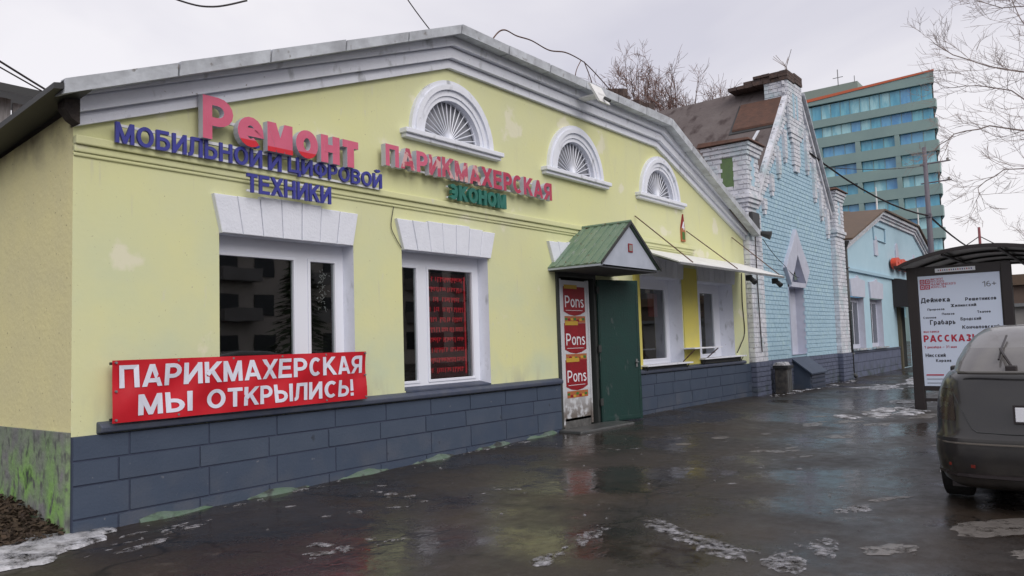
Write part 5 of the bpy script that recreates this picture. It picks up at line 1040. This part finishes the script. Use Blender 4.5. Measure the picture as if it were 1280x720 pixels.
# ------------------------------------------------------------------ trees
RMIN = [0.004]
def grow(limb, twig, p, d, ln, r, lev, rnd, up_=.15, maxlev=5, tw=.35):
    r = max(r, RMIN[0])
    seg = 3; pts = [p]; q = p.copy(); dd = d.normalized()
    for i in range(seg):
        dd = (dd+Vector((rnd.uniform(-1, 1), rnd.uniform(-1, 1), rnd.uniform(-1, 1)))*.18+Vector((0, 0, up_*.3))).normalized(); q = q+dd*ln/seg; pts.append(q.copy())
    r1 = r*.62; (limb if r > .03 else twig).tube(pts, r, 5 if r > .03 else 3, r1)
    if lev >= maxlev or ln < .12: return
    nb = rnd.choice((3, 4)) if lev < maxlev-1 else 4
    for k in range(nb):
        t = rnd.uniform(.35, 1) if k else 1; i = min(seg-1, int(t*seg)); base = pts[i].lerp(pts[i+1], t*seg-i)
        side = Vector((rnd.uniform(-1, 1), rnd.uniform(-1, 1), rnd.uniform(-.6, .9))).normalized(); nd = (dd*(1-tw)+side*(tw+.22)).normalized()
        grow(limb, twig, base, nd, ln*rnd.uniform(.55, .78), r1*(.9 if k == 0 else .62), lev+1, rnd, up_, maxlev, tw)
def tree(loc, h, r, seed, label, group=None, maxlev=6, stems=1, tm='twig', lean=0, spread=.35):
    rnd = random.Random(seed); T = thing('bare_tree', label, 'tree', loc, group); lm = MB(); tg = MB(); tr = MB()
    b = Vector(loc)
    for s in range(stems):
        top = b+Vector((rnd.uniform(-.5, .5)+lean, rnd.uniform(-.5, .5)*stems, h*.52)); pts = [b+Vector((0, s*.3, 0)), b.lerp(top, .5)+Vector((rnd.uniform(-.1, .1), rnd.uniform(-.1, .1), 0)), top]
        tr.tube(pts, r, 9, r*.7)
        for k in range(7):
            a = 2*math.pi*k/3.5+rnd.random(); dz = rnd.uniform(.8, 2.2); p0 = pts[1].lerp(top, .4+.6*k/6)
            grow(lm, tg, p0, Vector((math.cos(a), math.sin(a), dz)), h*.24, r*.5, 2, rnd, .10, maxlev, spread)
    tr.build('trunk', M['bark'], T, smooth=True); lm.build('limbs', M['bark'], T); tg.build('crown', M[tm], T)
    return T
M['redtwig'] = mat('budding_twigs', (.16, .10, .09), .9, (.24, .15, .13), 2)
RMIN[0] = .008
def crown_tree(loc, cen, rad, nt_, seed, label, group, tm='redtwig', r=.17):
    rnd = random.Random(seed); T = thing('bare_tree', label, 'tree', loc, group); lm = MB(); tg = MB(); tr = MB(); b = Vector(loc); C_ = Vector(cen)
    fork = [b.lerp(C_, .62), b.lerp(C_, .74), b.lerp(C_, .88), C_+Vector((0, 0, rad[2]*.3))]
    tr.tube([b, b.lerp(C_, .3)+Vector((.05, .08, 0))]+fork, r, 9, .04)
    for k in range(nt_):
        u = Vector((rnd.gauss(0, 1), rnd.gauss(0, 1), rnd.gauss(0, 1)+.25)).normalized()*rnd.uniform(.55, 1)**.5; t = C_+Vector((u.x*rad[0], u.y*rad[1], u.z*rad[2])); f = rnd.choice(fork[:3]); f = f if f.z < t.z+.6 else fork[0]
        P = [f.lerp(t, q)+Vector((rnd.uniform(-.1, .1), rnd.uniform(-.1, .1), .35*math.sin(q*3.14)*(-1 if u.z > 0 else 1))) for q in (0, .25, .5, .75, 1)]
        lm.tube(P, .045, 4, .012)
        for q in range(1, 5):
            for w_ in range(3): grow(lm, tg, P[q].lerp(P[q-1], rnd.random()*.8), (P[q]-P[q-1]).normalized()*.7+Vector((rnd.uniform(-1, 1), rnd.uniform(-1, 1), rnd.uniform(-.4, 1))).normalized()*.8, rnd.uniform(.5, .95), .014, 3, rnd, .1, 5, .4)
    tr.build('trunk', M['bark'], T, smooth=True); lm.build('limbs', M['bark'], T); tg.build('crown', M[tm], T)
G_ = 'bare trees behind the roofs'
crown_tree((30, 16.2, 0), (30, 16.2, 11.0), (2.0, 2.0, 2.5), 28, 4, 'bare reddish brown tree behind the roofs, the broadest and tallest', G_)
crown_tree((30.5, 13.9, 0), (30.5, 13.9, 10.6), (1.8, 1.7, 2.2), 20, 8, 'bare reddish tree right of the tallest one behind the roofs', G_)
crown_tree((29.5, 18.6, 0), (29.5, 18.6, 9.9), (1.5, 1.3, 1.9), 14, 15, 'faint low bare tree at the left end of the group behind the roofs', G_)
crown_tree((31, 12.4, 0), (31, 12.4, 9.8), (1.5, 1.1, 1.7), 12, 21, 'small bare tree just above the ridge of the brown felt roof', G_)
RMIN[0] = .0038
# big tree whose branches reach in from the right
RT = thing('bare_tree', 'big bare tree reaching its long branches in from the right edge', 'tree', (20, -.9, 0)); lm = MB(); tg = MB(); tr = MB(); rnd = random.Random(33)
tr.tube([(20, -.9, 0), (20.1, -.8, 3.0), (19.9, -.7, 6.0), (20, -.9, 9.2)], .20, 10, .08)
def limb(pts, r):
    P = [Vector(p) for p in pts]; n = len(P); sm = []
    for i in range(n-1):
        for k in range(3): sm.append(P[i].lerp(P[i+1], k/3)+Vector((rnd.uniform(-.03, .03),)*3))
    sm.append(P[-1]); lm.tube(sm, r, 5, r*.3)
    for i in range(3, len(sm)-1):
        d = (sm[i+1]-sm[i]).normalized()
        for k in range(1 if i % 2 else 2):
            s = Vector((rnd.uniform(-1, 1), rnd.uniform(-.5, 1), rnd.uniform(-1, 1))).normalized()
            grow(lm, tg, sm[i].lerp(sm[i+1], rnd.random()), d*.8+s*.7, rnd.uniform(.4, .85)*(1.1-.4*i/len(sm)), max(.006, r*.24), 3, rnd, .12, 5, .35)
limb([(20, -.8, 5.6), (20, .3, 6.6), (20, 1.2, 6.95), (20, 1.9, 7.25), (20, 2.6, 7.7), (20, 2.95, 8.05)], .026)
limb([(20, -.8, 4.9), (20.2, .4, 5.3), (20.2, 1.2, 5.70), (20, 2.0, 5.95), (20, 2.7, 5.9), (20, 3.1, 5.6)], .028)
limb([(20.2, -.8, 5.2), (20.4, .5, 5.6), (20.4, 1.0, 6.1), (20.3, 1.55, 6.7), (20.2, 2.2, 6.95), (20.2, 2.9, 7.05)], .024)
limb([(20, -.8, 4.2), (20, .3, 4.7), (20, 1.0, 4.85), (20, 1.8, 4.95), (20, 2.3, 4.6), (20, 2.35, 4.2)], .020)
limb([(20, -.8, 7.0), (20, .2, 8.0), (20, .9, 8.35), (20, 1.6, 8.5), (20, 2.2, 8.9)], .022)
limb([(20, -.9, 5.0), (20, .4, 6.3), (20, .9, 7.3), (20, 1.3, 8.2), (20, 1.5, 9.0)], .022)
tr.build('trunk', M['bark'], RT, smooth=True); lm.build('limbs', M['twig'], RT); tg.build('crown', M['twig'], RT)
tree((38, 1.6, 0), 6.6, .12, 41, 'smaller bare tree low behind the shelter roof at the right edge', None, 6, 1, 'redtwig', 0, .45)
# ------------------------------------------------------------------ distance on the right
FB2 = thing('distant_brick_house', 'dim brown house wall far beyond the bus shelter', 'building', (62, 2, 0)); MB().box(62, 72, -22, 6.6, 0, 4.3).build('wall', M['farwall'], FB2); MB().prism_yz([(-22.4, 4.3), (7.0, 4.3), (5.6, 5.0), (-21, 5.0)], 61.6, 72.4).build('roof', M['brownroof'], FB2)
for y in (-14, -9, -4, 0, 3.4): MB().box(61.95, 62.0, y, y+1.2, 1.6, 3.2).build('window', M['dark'], FB2)
GR = thing('distant_garage', 'pale low garage with a grey roof beyond the bus shelter', 'garage', (50, 2, 0)); MB().box(50, 56, -12, 4.9, 0, 2.6).build('wall', M['garage'], GR); MB().box(49.7, 56.3, -12.3, 5.1, 2.6, 2.78).build('roof', M['grey'], GR)
for y in (-9, -5.5, -2, 1.6): MB().box(49.96, 50, y, y+2.4, 0, 2.2).build('garage_door', M['grey'], GR)
# shed at the far left
SH = thing('corrugated_shed', 'grey corrugated shed with a dark roof beyond the left side of the yellow house', 'shed', (2.6, 18, 0))
for k in range(34): x = .6+k*.17; MB().box(x, x+.15, 13.0+(.04 if k % 2 else 0), 13.06+(.04 if k % 2 else 0), 0, 5.36+.03*(k % 3)).build('sheet', M['shed'], SH)
MB().hexa([(.3, 12.7, 5.42), (6.8, 12.7, 5.42), (6.8, 16, 6.1), (.3, 16, 6.1)], [(.3, 12.7, 5.54), (6.8, 12.7, 5.54), (6.8, 16, 6.22), (.3, 16, 6.22)]).build('roof', M['darkmetal'], SH)
# ------------------------------------------------------------------ snow, ice, debris
def blob(mb, cx, cy, L_, W_, ang, rnd, th=.008, n=22):
    ca, sa = math.cos(ang), math.sin(ang); ph = rnd.uniform(0, 100); rings = []
    for fr_, hz in ((1, .002), (.88, th), (.5, th*1.3)):
        rr = []
        for i in range(n):
            t = 2*math.pi*i/n; k = fr_*(1+.55*mn.noise(Vector((math.cos(t)*1.6+ph, math.sin(t)*1.6, 0)))+.25*mn.noise(Vector((math.cos(t)*5+ph, math.sin(t)*5, 7))))
            x, y = L_*k*math.cos(t), W_*k*math.sin(t); X, Y = cx+x*ca-y*sa, cy+x*sa+y*ca; rr.append(Vector((X, Y, gh(X, Y)+hz+rnd.uniform(0, th*.3))))
        rings.append(rr)
    k0 = len(mb.v); mb.v += [v for r_ in rings for v in r_]+[Vector((cx, cy, gh(cx, cy)+th*1.3))]
    for a in range(2):
        for i in range(n): j = (i+1) % n; mb.f.append((k0+a*n+i, k0+a*n+j, k0+(a+1)*n+j, k0+(a+1)*n+i)); mb.m.append(0)
    for i in range(n): mb.f.append((k0+2*n+i, k0+2*n+(i+1) % n, k0+3*n)); mb.m.append(0)
def streak(name, label, a, b, wd, nb, seed, mt='snow', th=.008, sz=.1, elong=2.2):
    rnd = random.Random(seed); mb = MB(); a = Vector(a); b = Vector(b); d = (b-a); ang = math.atan2(d.y, d.x); p = Vector((-d.y, d.x)).normalized()
    for k in range(nb):
        q = a.lerp(b, rnd.random())+p*rnd.gauss(0, wd); s = sz*rnd.choice((.15, .25, .4, .6, 1)); blob(mb, q.x, q.y, s*elong*rnd.uniform(.6, 1.2), s, ang+rnd.gauss(0, .2), rnd, th*(.4+s/sz*.6), 18)
    return tag(mb.build(name, M[mt]), label, kind='stuff')
streak('snow_crust', 'ragged strip of dirty snow crust on the asphalt in the lower middle', (5.85, 3.15), (5.28, 2.18), .05, 26, 1, 'snow', .010, .13)
streak('snow_crust', 'long thin line of snow crust on the asphalt', (4.45, 3.25), (5.55, 3.40), .03, 22, 2, 'snow', .008, .07)
streak('snow_crust', 'short broken snow streaks near the plinth in front', (3.7, 4.9), (4.7, 4.5), .12, 12, 3, 'snow', .007, .06)
streak('snow_crust', 'scattered snow crumbs on the dark asphalt in front', (4.6, 6.3), (7.2, 4.6), .35, 22, 4, 'snow', .006, .045)
streak('snow_crust', 'snow bank at the foot of the mossy left corner', (2.2, 6.5), (3.0, 7.25), .20, 40, 5, 'cleansnow', .02, .20, 1.5)
streak('snow_crust', 'thin snow streaks along the asphalt at lower left', (2.7, 6.3), (4.0, 6.6), .18, 20, 6, 'snow', .006, .06, 3)
streak('snow_crust', 'snow bits along the foot of the blue grey plinth', (4.2, 6.93), (9.5, 6.93), .05, 30, 7, 'snow', .008, .04)
streak('snow_crust', 'icy streak on the asphalt at bottom centre', (5.55, 1.95), (5.15, 1.80), .04, 14, 8, 'snow', .006, .09)
streak('snow_crust', 'thin icy streak beside the beige ice patch', (5.95, 1.9), (5.45, 1.6), .04, 16, 9, 'snow', .005, .07)
streak('snow_crust', 'small ring of ice crumbs beside the car', (7.0, 1.95), (7.3, 1.85), .05, 14, 10, 'snow', .006, .07)
streak('snow_crust', 'crumbs of ice in the wet middle of the asphalt', (8, 3.6), (9.5, 2.6), .5, 24, 11, 'snow', .003, .035)
streak('snow_crust', 'trampled snow around the legs of the poster box', (14.8, 3.4), (18.6, 3.6), .3, 26, 12, 'cleansnow', .015, .24, 1.5)
streak('snow_crust', 'white line of snow along the far asphalt towards the poster', (22, 5.2), (33, 4.6), .25, 60, 13, 'cleansnow', .015, .35, 2.5)
streak('snow_crust', 'snow crumbs along the brick wall and bin', (18.3, 6.6), (26, 6.7), .12, 50, 14, 'cleansnow', .012, .09)
streak('snow_crust', 'snow crumbs in front of the doorway', (8.5, 5.6), (13, 4.6), .5, 20, 15, 'snow', .003, .04)
streak('snow_crust', 'faint ice streaks across the asphalt between wall and car', (10, 4.5), (16, 3.2), .8, 60, 16, 'ice', .004, .14, 2)
streak('snow_crust', 'snow lying under the front bumper of the car and beyond', (12.5, 2.3), (16, 1.4), .3, 16, 17, 'cleansnow', .012, .2, 1.4)
rnd = random.Random(77)
for nm, cx, cy, L_, W_, an, lab in (('ice_patch', 7.0, .85, .40, .20, -.5, 'flat beige ice patch behind the car bumper'), ('ice_patch', 5.95, 1.37, .24, .13, 2.6, 'flat beige ice patch at the bottom right of centre'), ('ice_patch', 7.75, 1.75, .28, .05, -.6, 'thin curved ice patch left of the car tyre'), ('ice_patch', 6.3, .55, .2, .1, -.5, 'small beige ice patch near the bottom right corner')):
    m = MB(); blob(m, cx, cy, L_, W_, an, rnd, .004, 40); tag(m.build(nm, M['ice'], smooth=False), lab, 'ice')
m = MB(); rnd = random.Random(5)
nx_, ny_ = 26, 40
for i in range(nx_+1):
    for j in range(ny_+1):
        x = 3.02-1.3*i/nx_; y = 7.05+4.0*j/ny_; hgt = .20*max(0, 1-(3.02-x)/1.0)**1.3*min(1, (y-7.05)/1.1); m.v.append(Vector((x, y, hgt-.01+.07*mn.noise(Vector((x*7, y*7, 0)))*(hgt > .01)+.03*mn.noise(Vector((x*25, y*25, 0)))*(hgt > .01))))
for i in range(nx_):
    for j in range(ny_): k = i*(ny_+1)+j; m.f.append((k, k+1, k+ny_+2, k+ny_+1)); m.m.append(0)
for k in range(1400):
    y = 7.1+abs(rnd.gauss(0, 1.4)); x = 3.0-abs(rnd.gauss(0, .45)); hgt = .20*max(0, 1-(3.02-x)/1.0)**1.3*min(1, (y-7.05)/1.1)+.02; s_ = rnd.uniform(.015, .04); c = Vector((x, y, hgt+rnd.uniform(0, .03))); a_ = Vector((rnd.uniform(-1, 1), rnd.uniform(-1, 1), rnd.uniform(-.6, .6))).normalized()*s_; b_ = a_.cross(Vector((rnd.uniform(-1, 1), rnd.uniform(-1, 1), 1))).normalized()*s_*.6; m.poly([c-a_, c+b_, c+a_, c-b_], rnd.choice((0, 1, 1)))
tag(m.build('soil_heap', [M['debris'], M['leaf']]), 'dark soil and leaf litter heaped along the left side wall', kind='stuff')
m = MB(); rnd = random.Random(6)
for k in range(130):
    x = rnd.uniform(3.0, 14); y = rnd.uniform(1.2, 6.9); s = rnd.uniform(.003, .010)*(1+x*.05); z = gh(x, y); m.hexa([(x-s, y-s, z-.002), (x+s, y-s, z-.002), (x+s, y+s, z-.002), (x-s, y+s, z-.002)], [(x-s*.6, y-s*.6, z+s), (x+s*.6, y-s*.5, z+s*.8), (x+s*.5, y+s*.6, z+s), (x-s*.6, y+s*.5, z+s*.7)])
tag(m.build('ice_crumbs', M['snow']), 'tiny ice crumbs and grit strewn over the asphalt', kind='stuff')
# ------------------------------------------------------------------ across the street (seen in the window reflections)
OB = thing('apartment_block', 'long apartment block across the street behind the viewpoint', 'building', (40, -34, 0)); MB().box(8, 110, -46, -34, 0, 14).build('wall', M['opp'], OB)
mw = MB(); 
for i in range(34):
    for j in range(5): mw.box(9+i*3, 10.7+i*3, -33.98, -33.9, 1.2+j*2.8, 2.7+j*2.8)
o = mw.build('window_rows', M['oppglass'], OB); o['kind'] = 'stuff'
mb = MB()
for i in range(16):
    for j in range(4): mb.box(12+i*6, 15+i*6, -33.9, -32.9, 3.6+j*2.8, 4.5+j*2.8)
o = mb.build('balcony_rows', M['garage'], OB); o['kind'] = 'stuff'
M['dkleaf'] = mat('dark_conifer', (.03, .055, .022), .9, (.05, .08, .03), 3)
for i, (x, y, h) in enumerate(((9, -13, 7.5), (13.5, -15, 8.5), (24, -17, 7))):
    T = thing('spruce_tree', 'dark spruce across the street behind the viewpoint', 'tree', (x, y, 0), 'spruces across the street'); MB().tube([(x, y, 0), (x, y, h)], .15, 7, .03).build('trunk', M['bark'], T); m = MB(); rnd = random.Random(i)
    for k in range(900):
        z = rnd.uniform(.6, h); rr = (h-z)/h*2.0*rnd.uniform(.4, 1)+.1; a = rnd.uniform(0, 6.283); c = Vector((x+rr*math.cos(a), y+rr*math.sin(a), z-rr*.2)); d1 = Vector((math.cos(a), math.sin(a), -.3))*.35; d2 = Vector((-math.sin(a), math.cos(a), rnd.uniform(-.3, .3)))*.12; m.poly([c-d1*.5, c+d2, c+d1, c-d2])
    m.build('crown', M['dkleaf'], T)
